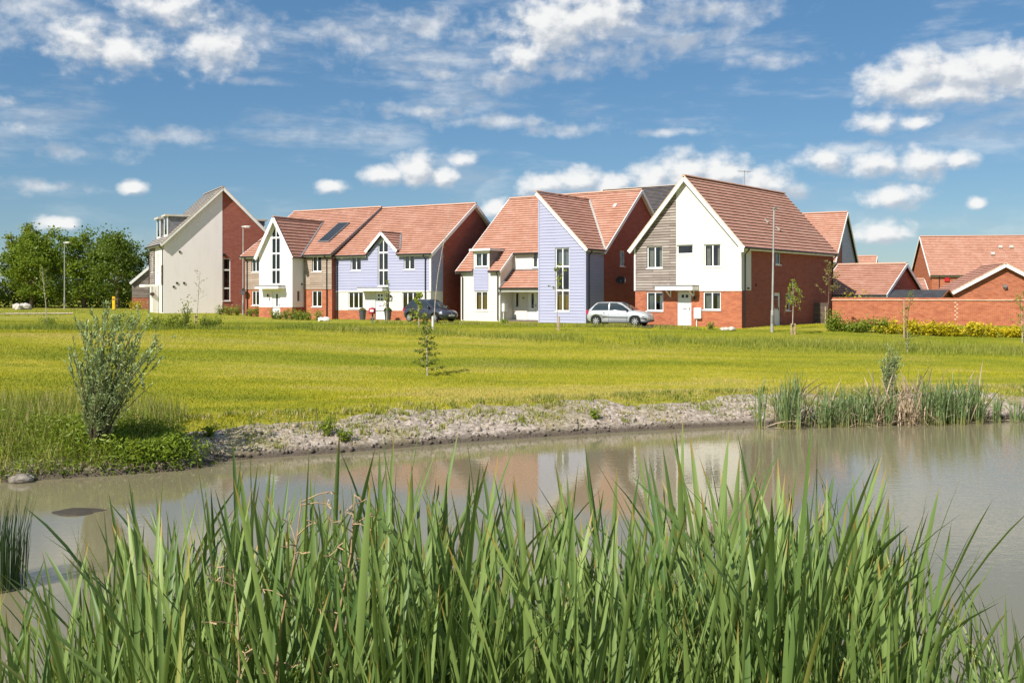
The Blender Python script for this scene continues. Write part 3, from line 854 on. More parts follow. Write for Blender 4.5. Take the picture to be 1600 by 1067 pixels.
        h = MB(); fr(h, (a0 + a1) / 2 - .13, (a0 + a1) / 2 + .13, z0 + .98, z0 + 1.04, -setback - .03, -setback - .012); h.build('letter_plate', M['steel'], d)
        return d
    def part_box(s, name, mat, x0, x1, y0, y1, z0, z1):
        mb = MB(); mb.box(x0, x1, y0, y1, z0, z1); return mb.build(name, mat, s.root)
    def canopy(s, a0, a1, y, z0, z1, depth=.75, brackets=()):
        o = s.part_box('door_canopy', M['trim'], a0, a1, y - depth, y - .002, z0, z1)
        mb = MB(); mb.box(a0 - .03, a1 + .03, y - depth - .03, y - .004, z1 + .002, z1 + .06); mb.build('lead_flashing', M['lead'], o)
        for b in brackets:
            mb = MB(); mb.beam((b, y - .03, z0 - .42), (b, y - .03, z0 - .002), .06, .06, UX); mb.beam((b, y - .05, z0 - .40), (b, y - depth * .72, z0 - .03), .055, .07); mb.build('canopy_bracket', M['trim'], o)
    def meter(s, side, off, a0, a1, z0, z1):
        O, U, Nn = s.fr(side, off)
        mb = MB(); mb.frame(O, U, Z3, Nn, a0, a1, z0, z1, .004, .2); mb.frame(O, U, Z3, Nn, a0 + .04, a1 - .04, z0 + .05, z1 - .05, .2, .215)
        o = mb.build('meter_box', M['trim'], s.root)
        f = s.fn(side, off); mb = MB(); mb.tube([f(a0 + .12, z0, .06), f(a0 + .12, -.2, .06)], .03, 6); mb.build('meter_pipe', M['trim'], o)
    def dish(s, p, out):
        """satellite dish on a bracket"""
        p = Vector(p); out = Vector(out).normalized(); o = None
        mb = MB(); c = p + out * .35 + Z3 * .1; d = (out + Vector((-.5, -.8, .35))).normalized(); a = d.cross(Z3).normalized(); b = a.cross(d)
        k = 14; rr = (0, .12, .24, .34)
        ring = [[c - d * (.10 * (1 - (r / .34) ** 2)) + a * math.cos(2 * math.pi * i / k) * r + b * math.sin(2 * math.pi * i / k) * r * .85 for i in range(k)] for r in rr]
        for r0, r1 in zip(ring, ring[1:]):
            for i in range(k): mb.face((r0[i], r0[(i + 1) % k], r1[(i + 1) % k], r1[i]))
        o = mb.build('satellite_dish', M['steel_dark'], s.root, smooth=True)
        mb = MB(); mb.tube([p, p + out * .3 + Z3 * -.05, c - d * .1], .022, 5); mb.tube([c - b * .28, c + d * .32 - b * .12], .014, 5); mb.build('dish_arm', M['steel'], o)
    def lantern(s, p, name='wall_lantern'):
        p = Vector(p); mb = MB(); mb.tube([p, p + Vector((0, -.12, .05))], .015, 5); mb.lathe(p + Vector((0, -.14, -.14)), [(.0, 0), (.05, .02), (.065, .16), (.07, .18), (.02, .24), (0, .25)], 8); mb.build(name, M['black'], s.root)
    def vent(s, side, off, a, z, w=.14, h=.14, name='wall_vent'):
        O, U, Nn = s.fr(side, off); mb = MB(); mb.frame(O, U, Z3, Nn, a - w / 2, a + w / 2, z - h / 2, z + h / 2, .003, .06)
        mb.frame(O, U, Z3, Nn, a - w / 2 + .02, a + w / 2 - .02, z - .015, z + .015, .06, .075); mb.build(name, M['brown'], s.root)
_cache = {}
M['steel_dark'] = plain('dark_grey_dish_mesh', (.045, .045, .05), .6)
M['brown'] = plain('brown_vent_plastic', (.07, .04, .03), .6)
rect = lambda a0, z0, a1, z1: [(a0, z0), (a1, z0), (a1, z1), (a0, z1)]

# ------------------------------------------------------------------ white and timber gabled house with silver car beside it
def house_white_gable():
    W, D_, E, RZ = 7.34, 13.5, 5.0, 9.05; xm = -W / 2; k = (RZ - E) / (W / 2)
    H = House('gabled_house', 'tall gabled house, half white render half grey timber over orange brick', (13.385, 58, 2.26), 40)
    wins = {'ul': (-6.46, 3.57, -5.34, 4.91), 'sm': (-4.32, 4.38, -3.21, 4.95), 'ur': (-2.46, 3.58, -1.36, 4.92)}
    low = {'ll': (-6.49, .92, -5.30, 2.10), 'lr': (-2.52, 1.02, -1.36, 2.10)}
    door = (-4.31, .04, -3.34, 2.11)
    H.wall('F', 0, [(-W, -.6), (0, -.6), (0, 2.17), (-W, 2.17)], [rect(*low['ll']), rect(*low['lr']), rect(*door)], M['brick'], 'brick_wall')
    zj = E + (W - 4.37) * k
    H.wall('F', 0, [(-W, 2.17), (-4.37, 2.17), (-4.37, zj), (-W, E)], [rect(*wins['ul'])], M['timber_dark'], 'backing_wall')
    H.boards('F', 0, [(-W, 2.17), (-4.37, 2.17), (-4.37, zj), (-W, E)], [rect(*wins['ul'])], M['timber'], .165, .04, 'timber_boards', .012)
    H.wall('F', 0, [(-4.37, 2.17), (0.0, 2.17), (0.0, E), (xm, RZ), (-4.37, zj)], [rect(*wins['sm']), rect(*wins['ur'])], M['render'], 'rendered_wall', n=.03)
    H.part_box('render_stop', M['trim'], -4.40, .035, -.05, -.031, 2.145, 2.185)
    H.part_box('corner_trim', M['trim'], -W - .05, -W + .05, -.06, .02, 2.17, E - .1)
    H.window('F', 0, *[wins['ul'][i] for i in (0, 2, 1, 3)], curtain='curtain_cream')
    H.window('F', 0, *[wins['sm'][i] for i in (0, 2, 1, 3)], cols=1)
    H.window('F', 0, *[wins['ur'][i] for i in (0, 2, 1, 3)], curtain='curtain_cream')
    H.window('F', 0, *[low['ll'][i] for i in (0, 2, 1, 3)], curtain='curtain_grey')
    H.window('F', 0, *[low['lr'][i] for i in (0, 2, 1, 3)], curtain='curtain_grey')
    H.door('F', 0, door[0], door[2], door[1], door[3], glass=((.26, .45, .82, .91), (.55, .74, .82, .91)))
    H.canopy(-5.39, -2.81, 0, 2.19, 2.44, .8, (-4.75, -3.14))
    H.lantern((-3.05, 0, 1.75)); H.meter('F', 0, -3.05, -2.58, .5, 1.14)
    # right side
    dr = (4.3, .02, 5.2, 2.05); w1 = (4.48, 3.78, 5.17, 4.8); w2 = (5.9, .92, 6.58, 1.98)
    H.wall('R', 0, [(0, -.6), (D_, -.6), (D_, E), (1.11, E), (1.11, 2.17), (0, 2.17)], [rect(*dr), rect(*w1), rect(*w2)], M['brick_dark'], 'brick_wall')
    H.wall('R', 0, [(-.03, 2.17), (1.11, 2.17), (1.11, E), (-.03, E)], [], M['render'], 'rendered_wall', n=.03)
    H.part_box('render_edge', M['trim'], -.02, .034, 1.105, 1.13, 2.17, E)
    H.door('R', 0, dr[0], dr[2], dr[1], dr[3], glass=((.22, .78, .52, .9),))
    H.window('R', 0, w1[0], w1[2], w1[1], w1[3], cols=1, curtain='curtain_grey'); H.window('R', 0, w2[0], w2[2], w2[1], w2[3], cols=1, curtain='curtain_cream', blind=True)
    H.wall('L', -W, [(-D_, -.6), (0, -.6), (0, E), (-D_, E)], [], M['brick_dark'], 'brick_wall')
    H.wall('B', D_, [(0, -.6), (W, -.6), (W, E), (W / 2, RZ), (0, E)], [], M['brick_dark'], 'brick_wall')
    H.part_box('ground_floor', M['floor_in'], -W + .3, -.3, .3, D_ - .3, -.1, .03); H.part_box('upper_floor', M['floor_in'], -W + .3, -.3, .3, D_ - .3, 2.45, 2.6); H.part_box('inner_wall', M['curtain_grey'], -W + .3, -.3, 4.0, 4.08, .03, 5.0)
    o = .28
    H.slope([(o, -.3, E - o * k), (o, D_ + .2, E - o * k), (xm, D_ + .2, RZ + .03), (xm, -.3, RZ + .03)], M['tile_deep'])
    H.slope([(-W - o, D_ + .2, E - o * k), (-W - o, -.3, E - o * k), (xm, -.3, RZ + .03), (xm, D_ + .2, RZ + .03)], M['tile_deep'])
    H.ridge((xm, -.32, RZ + .06), (xm, D_ + .22, RZ + .06))
    for sx in (1, -1):
        e = xm + sx * (W / 2 + o)
        H.barge((e, -.33, E - o * k - .10), (xm, -.33, RZ - .08), h=.26, w=.05)
        mb = MB(); mb.beam((e, -.32, E - o * k + .055), (xm, -.32, RZ + .075), .10, .05); mb.build('verge_tiles', M['coping'], H.root)
        mb = MB(); mb.beam((e, -.15, E - o * k - .13), (xm, -.15, RZ - .11), .30, .02); mb.build('soffit', M['trim'], H.root)
    H.part_box('box_end', M['trim'], -.02, o + .02, -.36, -.30, E - o * k - .3, E - o * k + .03)
    H.fascia((o - .02, -.25, E - o * k - .11), (o - .02, D_ + .1, E - o * k - .11), .14); H.gutter((o + .07, -.25, E - o * k - .03), (o + .07, D_ + .2, E - o * k - .03))
    H.part_box('soffit', M['trim'], .035, o - .04, -.2, D_, E - o * k - .17, E - o * k - .15)
    H.downpipe(.09, .28, E - o * k - .05, (.24, 0)); H.downpipe(.07, D_ - .3, E - o * k - .05, (.26, 0))
    # wall lights, vents, roof vents, aerial
    for a, z in ((6.7, 2.66), (6.45, 2.45)):
        mb = MB(); mb.tube([(0, a, z), (.12, a, z)], .02, 5); mb.box(.1, .22, a - .08, a + .08, z - .07, z + .06); mb.build('security_light', M['black'], H.root)
    H.vent('R', 0, 1.8, 2.5, .12, .12); H.vent('R', .03, .72, 2.3, .18, .1)
    for x, y in ((-1.4, 6.11), (-.98, 6.9)):
        z = E - x * k; mb = MB(); mb.frame(Vector((x, y, z + .05)), UY, Vector((-.67, 0, .74)), Vector((.74, 0, .67)), -.09, .09, -.17, .17, .02, .09); mb.build('roof_vent', M['ridge_grey'], H.root)
    mb = MB(); bx, by, bz_ = xm, 7.6, RZ
    mb.tube([(bx, by, bz_), (bx, by, bz_ + 1.15)], .018, 5); mb.tube([(bx - .1, by - .7, bz_ + 1.02), (bx + .1, by + .7, bz_ + 1.10)], .012, 5)
    for i in range(9):
        t = -.65 + i * .16; mb.tube([(bx - .16 + .14 * t, by + t, bz_ + 1.06 + t * .06), (bx + .16 + .14 * t, by + t, bz_ + 1.06 + t * .06)], .007, 4); mb.tube([(bx + .14 * t, by + t, bz_ + .98 + t * .06), (bx + .14 * t, by + t, bz_ + 1.14 + t * .06)], .007, 4)
    mb.build('aerial', M['steel'], H.root)
    return H
house_white_gable()

# ------------------------------------------------------------------ lavender tower house
def house_tower():
    H = House('tower_house', 'red tiled house with tall lavender boarded tower, dormer and white porch', (4.814, 65, 2.37), 35)
    TW = 3.65; E = 5.0; kt = .986; TZ = E + TW * kt
    RY, RZ, k = 7.4, 9.25, .85; zr = lambda y: RZ - k * abs(RY - y)
    XL = -11.07; BY = 12.45; FW = 2.33; XV = -7.3
    tw = (-2.35, .72, -1.25, 4.92)
    H.wall('F', 0, [(-TW, -.6), (0, -.6), (0, E), (-TW, TZ)], [rect(*tw)], M['lavender'], 'backing_wall')
    H.boards('F', 0, [(-TW, -.05), (0, -.05), (0, E), (-TW, TZ)], [rect(*tw)], M['lavender'], .2, .03, n=.005)
    H.window('F', 0, tw[0], tw[2], tw[1], tw[3], trans=(2.1, 3.68), curtain=None)
    for (z0, z1, cm) in ((.75, 2.05, 'curtain_tan'), (3.75, 4.9, 'curtain_grey')):
        mb = MB(); mb.box(tw[0], tw[2], .3, .32, z0, z1); mb.build('blind', M[cm], H.root)
    H.boards('R', 0, [(0, -.05), (FW, -.05), (FW, E), (0, E)], [], M['lavender'], .2, .03, n=.005)
    H.wall('R', 0, [(0, -.6), (FW, -.6), (FW, E), (0, E)], [], M['lavender'], 'backing_wall')
    H.part_box('corner_trim', M['lavender'], -.06, .045, -.045, .06, -.1, E - .1); H.part_box('corner_trim', M['lavender'], -TW - .045, -TW + .06, -.045, .06, -.1, TZ - .1)
    H.wall('L', -TW, [(-6.6, 2.5), (0, 2.5), (0, TZ), (-6.6, TZ)], [], M['lavender'], 'backing_wall')
    H.boards('L', -TW, [(-6.6, 3.0), (0, 3.0), (0, TZ), (-6.6, TZ)], [], M['lavender'], .2, .03, n=.005)
    H.wall('L', -TW, [(-FW, -.6), (0, -.6), (0, 2.5), (-FW, 2.5)], [], M['lavender'], 'backing_wall')
    # tower roof
    o = .22
    yv = lambda z: RY - (RZ - z) / k
    ze = E - o * kt; zt = TZ + .12 * kt
    H.slope([(o, -.2, ze), (o, yv(ze) + .12, ze), (-TW - .12, yv(zt) + .12, zt), (-TW - .12, -.2, zt)], M['tile_deep'])
    H.barge((o, -.23, ze - .1), (-TW - .12, -.23, zt - .1), h=.22, w=.05)
    mb = MB(); mb.beam((o, -.21, ze + .06), (-TW - .12, -.21, zt + .06), .1, .05); mb.build('verge_tiles', M['coping'], H.root)
    H.ridge((-TW - .1, -.22, zt + .05), (-TW - .1, yv(zt), zt + .05), r=.09)
    mb = MB(); mb.beam((o, yv(ze), ze + .09), (-TW - .1, yv(zt), zt + .09), .16, .02); mb.build('valley_lead', M['lead_pale'], H.root)
    H.gutter((o + .05, -.2, ze - .02), (o + .05, FW - .15, ze - .02)); H.fascia((o - .03, -.2, ze - .1), (o - .03, FW + .1, ze - .1), .14)
    H.downpipe(.07, .35, ze - .05, (.2, 0))
    # main body
    win = (4.6, 3.78, 5.3, 4.86)
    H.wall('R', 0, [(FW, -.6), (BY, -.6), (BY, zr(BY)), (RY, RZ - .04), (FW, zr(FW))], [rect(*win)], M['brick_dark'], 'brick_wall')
    H.window('R', 0, win[0], win[2], win[1], win[3], cols=1, curtain='curtain_cream')
    H.dish((0, 4.1, 2.72), (1, 0, 0))
    uw = (-5.73, 3.72, -4.95, 4.8); dr = (-6.23, .02, -5.36, 2.06); sw = (-7.26, .88, -6.92, 2.0)
    H.wall('F', FW, [(-7.45, -.6), (-TW, -.6), (-TW, zr(FW)), (-7.45, zr(FW))], [rect(*uw), rect(*dr), rect(*sw)], M['render'], 'rendered_wall')
    H.window('F', FW, uw[0], uw[2], uw[1], uw[3], cols=2, curtain='curtain_grey'); H.window('F', FW, sw[0], sw[2], sw[1], sw[3], cols=1)
    H.door('F', FW, dr[0], dr[2], dr[1], dr[3], glass=((.40, .62, .42, .92),))
    H.part_box('number_plate', M['steel'], -6.6, -6.42, FW - .03, FW - .003, 1.5, 1.64)
    H.wall('L', XL, [(-BY, -.6), (-.8, -.6), (-.8, zr(.8)), (-RY, RZ - .04), (-BY, zr(BY))], [], M['brick_dark'], 'brick_wall')
    H.wall('B', BY, [(0, -.6), (-XL, -.6), (-XL, zr(BY)), (0, zr(BY))], [], M['brick_dark'], 'brick_wall')
    H.part_box('ground_floor', M['floor_in'], XL + .3, -.3, 1.0, BY - .3, -.1, .03); H.part_box('upper_floor', M['floor_in'], XL + .3, -.3, 2.6, BY - .3, 2.45, 2.6); H.part_box('inner_wall', M['curtain_grey'], XL + .3, -.3, 5.0, 5.08, .03, 5.0)
    # left wing with dormer
    FY = .8; lw = (-9.63, .70, -8.54, 2.05); dw = (-9.63, 3.80, -8.54, 4.80)
    DX0, DX1, DZ = -9.80, -8.38, 4.93
    H.wall('F', FY, [(-10.95, -.6), (-7.45, -.6), (-7.45, 3.55), (DX1, 3.55), (DX1, DZ), (DX0, DZ), (DX0, 3.55), (-10.95, 3.55)], [rect(*lw), rect(*dw)], M['render'], 'rendered_wall')
    H.boards('F', FY, rect(DX0 + .02, 2.1, DX1 - .1, 3.68), [], M['lavender'], .2, .025, n=.01)
    H.window('F', FY, lw[0], lw[2], lw[1], lw[3], curtain='curtain_tan', blind=True); H.window('F', FY, dw[0], dw[2], dw[1], dw[3], curtain='curtain_grey')
    dh = [rect(DX0 - .02, -1, DX1 + .02, 5.0)]
    yb = yv(DZ)
    P0 = (XL - .2, .6, zr(.6))
    def hole_left(f): return [[f((DX0 - .03, .55, zr(.55))), f((DX1 + .03, .55, zr(.55))), f((DX1 + .03, yb, zr(yb))), f((DX0 - .03, yb, zr(yb)))]]
    H.slope([P0, (XV, .6, zr(.6)), (XV, RY, RZ), (XL - .2, RY, RZ)], M['tile'], hole_left)
    H.slope([(XV, 2.1, zr(2.1)), (.25, 2.1, zr(2.1)), (.25, RY, RZ), (XV, RY, RZ)], M['tile'])
    H.slope([(.25, BY + .3, zr(BY + .3)), (XL - .2, BY + .3, zr(BY + .3)), (XL - .2, RY, RZ), (.25, RY, RZ)], M['tile'])
    for sx in (DX0, DX1):      # dormer cheeks
        mb = MB(); e = .04 if sx == DX1 else -.04
        for q in (0, e):
            mb.face([(sx + q, FY, zr(FY) - .1), (sx + q, yb, DZ - .02), (sx + q, FY, DZ - .02)])
        mb.build('dormer_cheek', M['lead'], H.root)
    d = H.part_box('dormer_roof', M['trim'], DX0 - .22, DX1 + .22, FY - .25, yb + .3, DZ, DZ + .13); mb = MB(); mb.box(DX0 - .2, DX1 + .2, FY - .2, yb + .35, DZ + .132, DZ + .17); mb.build('lead_flashing', M['lead'], d)
    H.ridge((XL - .2, RY, RZ + .04), (.27, RY, RZ + .04))
    for (ya, yb_) in ((2.0, RY), (BY + .3, RY)):
        H.barge((.28, ya, zr(ya) - .08), (.28, RY, RZ - .08), h=.22, w=.05)
        mb = MB(); mb.beam((.14, ya, zr(ya) - .12), (.14, RY, RZ - .12), .26, .02); mb.build('soffit', M['trim'], H.root)
    H.barge((XV + .02, .58, zr(.58) - .09), (XV + .02, 2.2, zr(2.2) - .09), h=.2, w=.05); H.barge((XL - .22, .6, zr(.6) - .08), (XL - .22, RY, RZ - .08), h=.2, w=.05)
    H.gutter((XL - .2, .53, zr(.6) - .03), (DX0 - .05, .53, zr(.6) - .03)); H.gutter((DX1 + .05, .53, zr(.6) - .03), (XV, .53, zr(.6) - .03)); H.gutter((XV + .08, 2.05, zr(2.1) - .03), (-TW - .05, 2.05, zr(2.1) - .03))
    H.fascia((XL - .1, .64, zr(.6) - .09), (DX0 - .05, .64, zr(.6) - .09), .1); H.fascia((DX1 + .05, .64, zr(.6) - .09), (XV, .64, zr(.6) - .09), .1)
    H.downpipe(-10.75, .73, zr(.6) - .05, (-.1, -.2)); H.downpipe(-7.62, .73, zr(.6) - .05, (.05, -.2))
    H.wall('R', -7.45, [(FY, -.6), (FW, -.6), (FW, zr(FW) - .05), (FY, zr(FY) - .05)], [], M['render'], 'rendered_wall'); H.meter('R', -7.45, 1.0, 1.42, .62, 1.2)
    # lean-to porch roof
    H.slope([(-7.44, .72, 2.27), (-TW + .02, .72, 2.27), (-TW + .02, FW - .01, 3.52), (-7.44, FW - .01, 3.52)], M['tile'])
    H.part_box('porch_beam', M['trim'], -7.44, -TW, .78, .92, 2.02, 2.2); H.gutter((-7.44, .66, 2.24), (-TW, .66, 2.24)); H.part_box('lead_flashing', M['lead'], -7.44, -TW, FW - .06, FW - .004, 3.5, 3.63)
    H.part_box('porch_ceiling', M['trim'], -7.44, -TW, .93, FW, 2.14, 2.17)
    mb = MB(); mb.beam((-7.40, .7, 2.36), (-7.40, FW, 3.63), .1, .04); mb.build('lead_flashing', M['lead'], H.root); mb = MB(); mb.tube([(-7.40, .66, 2.2), (-7.40, .72, 2.05), (-7.56, .72, 1.85)], .035, 6); mb.build('downpipe', M['gutter'], H.root)
    mb = MB(); mb.frame(Vector((-1.15, 5.99, zr(5.99) + .04)), UX, Vector((0, .76, .65)), Vector((0, -.65, .76)), -.1, .1, -.16, .16, 0, .08); mb.build('roof_vent', M['trim'], H.root)
M['lead_pale'] = plain('pale_lead_valley', (.44, .42, .38), .6, var=.15)
house_tower()

# ------------------------------------------------------------------ pair of houses: lavender boarded, and cream gabled with timber wings
O2 = (-5.796, 71, 2.33)
def house_lavender():
    H = House('lavender_house', 'lavender boarded house with small pointed central gable and white lower walls', O2, 30)
    XL, E, k, RY = -8.7, 4.97, .675, 5.6; RZ = E + k * RY; BY = 11.2; zr = lambda y: RZ - k * abs(RY - y)
    GX, GW, GZ = -4.24, 1.3, 6.32
    uL, uR = (-7.24, 3.66, -6.28, 4.82), (-2.34, 3.66, -1.40, 4.82); lL, lR = (-7.49, .82, -6.09, 2.06), (-2.52, .84, -1.10, 2.05); dr = (-4.97, .02, -4.13, 2.04); sg = (-4.08, .7, -3.66, 2.0)
    cen = [(-4.70, 2.48), (-3.78, 2.48), (-3.78, 5.55), (GX, 6.02), (-4.70, 5.55)]
    H.wall('F', 0, [(XL, -.6), (0, -.6), (0, .69), (-3.66, .69), (-3.66, .02), (-4.97, .02), (-4.97, .69), (XL, .69)], [], M['brick'], 'brick_wall', n=.015)
    H.wall('F', 0, [(XL, .69), (0, .69), (0, 2.1), (XL, 2.1)], [rect(*lL), rect(*lR), rect(dr[0], .695, dr[2], 2.04), rect(*sg)], M['render'], 'rendered_wall')
    up = [(XL, 2.1), (0, 2.1), (0, E), (GX + GW, E), (GX, GZ), (GX - GW, E), (XL, E)]
    H.wall('F', 0, up, [rect(*uL), rect(*uR), cen], M['lavender'], 'backing_wall')
    H.boards('F', 0, rect(XL, 2.1, 0, E), [rect(*uL), rect(*uR), cen], M['lavender'], .2, .03, n=.005)
    H.boards('F', 0, [(GX - GW, E), (GX + GW, E), (GX, GZ)], [cen], M['lavender'], .2, .03, n=.005)
    for (w, c, cu) in ((uL, 2, 'curtain_grey'), (uR, 2, 'curtain_grey'), (lL, 3, 'curtain_tan'), (lR, 3, 'curtain_tan')):
        H.window('F', 0, w[0], w[2], w[1], w[3], cols=c, curtain=cu)
    H.window('F', 0, -4.70, -3.78, 2.48, 5.55, trans=(3.65, 4.94), top=6.02, curtain='curtain_grey')
    H.door('F', 0, dr[0], dr[2], dr[1], dr[3], glass=((.24, .42, .84, .92), (.56, .74, .84, .92), (.24, .42, .70, .78), (.56, .74, .70, .78)))
    H.window('F', 0, sg[0], sg[2], sg[1], sg[3], cols=1)
    H.canopy(-6.05, -3.75, 0, 2.12, 2.34, .75, ()); H.lantern((-3.45, 0, 1.75)); H.part_box('number_plate', M['steel'], -3.52, -3.4, -.03, -.003, 1.35, 1.55)
    mb = MB(); mb.lathe((-8.1, -.02, 4.62), [(.0, -.1), (.12, -.08), (.13, .06), (0, .1)], 8); mb.build('alarm_box', M['trim'], H.root)
    H.part_box('corner_trim', M['trim'], -.07, .05, -.06, .06, 2.1, E - .1); H.part_box('skirting', M['trim'], XL, .04, -.055, -.006, 2.06, 2.11)
    # right side
    H.boards('R', 0, [(0, 2.1), (1.54, 2.1), (1.54, zr(1.54)), (0, E)], [], M['lavender'], .2, .03, n=.005)
    H.wall('R', 0, [(0, 2.1), (1.54, 2.1), (1.54, zr(1.54)), (0, E)], [], M['lavender'], 'backing_wall')
    H.wall('R', 0, [(0, .69), (1.54, .69), (1.54, 2.1), (0, 2.1)], [], M['render'], 'rendered_wall', n=.01); H.wall('R', 0, [(-.015, -.6), (1.54, -.6), (1.54, .69), (-.015, .69)], [], M['brick_dark'], 'brick_wall', n=.015)
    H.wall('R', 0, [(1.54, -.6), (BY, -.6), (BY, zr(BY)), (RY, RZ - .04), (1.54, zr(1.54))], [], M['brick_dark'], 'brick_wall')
    H.wall('B', BY, [(0, -.6), (-XL, -.6), (-XL, zr(BY)), (0, zr(BY))], [], M['brick_dark'], 'brick_wall')
    H.part_box('ground_floor', M['floor_in'], XL + .3, -.3, .4, BY - .3, -.1, .03); H.part_box('upper_floor', M['floor_in'], XL + .3, -.3, .6, BY - .3, 2.3, 2.42); H.part_box('inner_wall', M['curtain_grey'], XL + .3, -.3, 4.0, 4.08, .03, 5.0)
    # roof
    e = -.3; gk = (GZ + .1 - (E + .08)) / 1.42
    za = GZ + .12; zb = za - 1.42 * gk; yg = lambda z: (z - E) / k
    def hole(f): return [[f((GX - 1.42, e - .05, zr(e))), f((GX + 1.42, e - .05, zr(e))), f((GX + 1.42, yg(zb), zr(yg(zb)))), f((GX, yg(za), zr(yg(za)))), f((GX - 1.42, yg(zb), zr(yg(zb))))]]
    H.slope([(XL, e, zr(e)), (.3, e, zr(e)), (.3, RY, RZ), (XL, RY, RZ)], M['tile'], hole)
    H.slope([(.3, BY + .3, zr(BY + .3)), (XL, BY + .3, zr(BY + .3)), (XL, RY, RZ), (.3, RY, RZ)], M['tile'])
    for sx in (1, -1):
        H.slope([(GX + sx * 1.42, -.28, zb), (GX + sx * 1.42, yg(zb) + .08, zb), (GX, yg(za) + .12, za), (GX, -.28, za)], M['tile_deep'])
        H.barge((GX + sx * 1.44, -.30, zb - .08), (GX, -.30, za - .08), h=.2, w=.05)
        mb = MB(); mb.beam((GX + sx * 1.42, yg(zb), zb + .09), (GX, yg(za), za + .09), .13, .02); mb.build('valley_lead', M['lead'], H.root)
        H.barge((.32, RY - sx * (RY - e if sx > 0 else RY + .3 - 0), zr(e if sx > 0 else BY + .3) - .09), (.32, RY, RZ - .09), h=.24, w=.05)
        mb = MB(); ya = e if sx > 0 else BY + .3; mb.beam((.16, ya, zr(ya) - .13), (.16, RY, RZ - .13), .3, .02); mb.build('soffit', M['trim'], H.root)
    H.ridge((GX, -.3, za + .04), (GX, yg(za), za + .04), r=.08); H.ridge((XL, RY, RZ + .04), (.32, RY, RZ + .04))
    H.gutter((XL, e - .06, zr(e) - .02), (GX - 1.45, e - .06, zr(e) - .02)); H.gutter((GX + 1.45, e - .06, zr(e) - .02), (.28, e - .06, zr(e) - .02))
    H.fascia((XL, e + .04, zr(e) - .1), (GX - 1.42, e + .04, zr(e) - .1), .13); H.fascia((GX + 1.42, e + .04, zr(e) - .1), (.3, e + .04, zr(e) - .1), .13)
    H.downpipe(-8.5, -.09, zr(e) - .04, (0, -.26)); H.downpipe(-.42, -.09, zr(e) - .04, (0, -.26))
house_lavender()

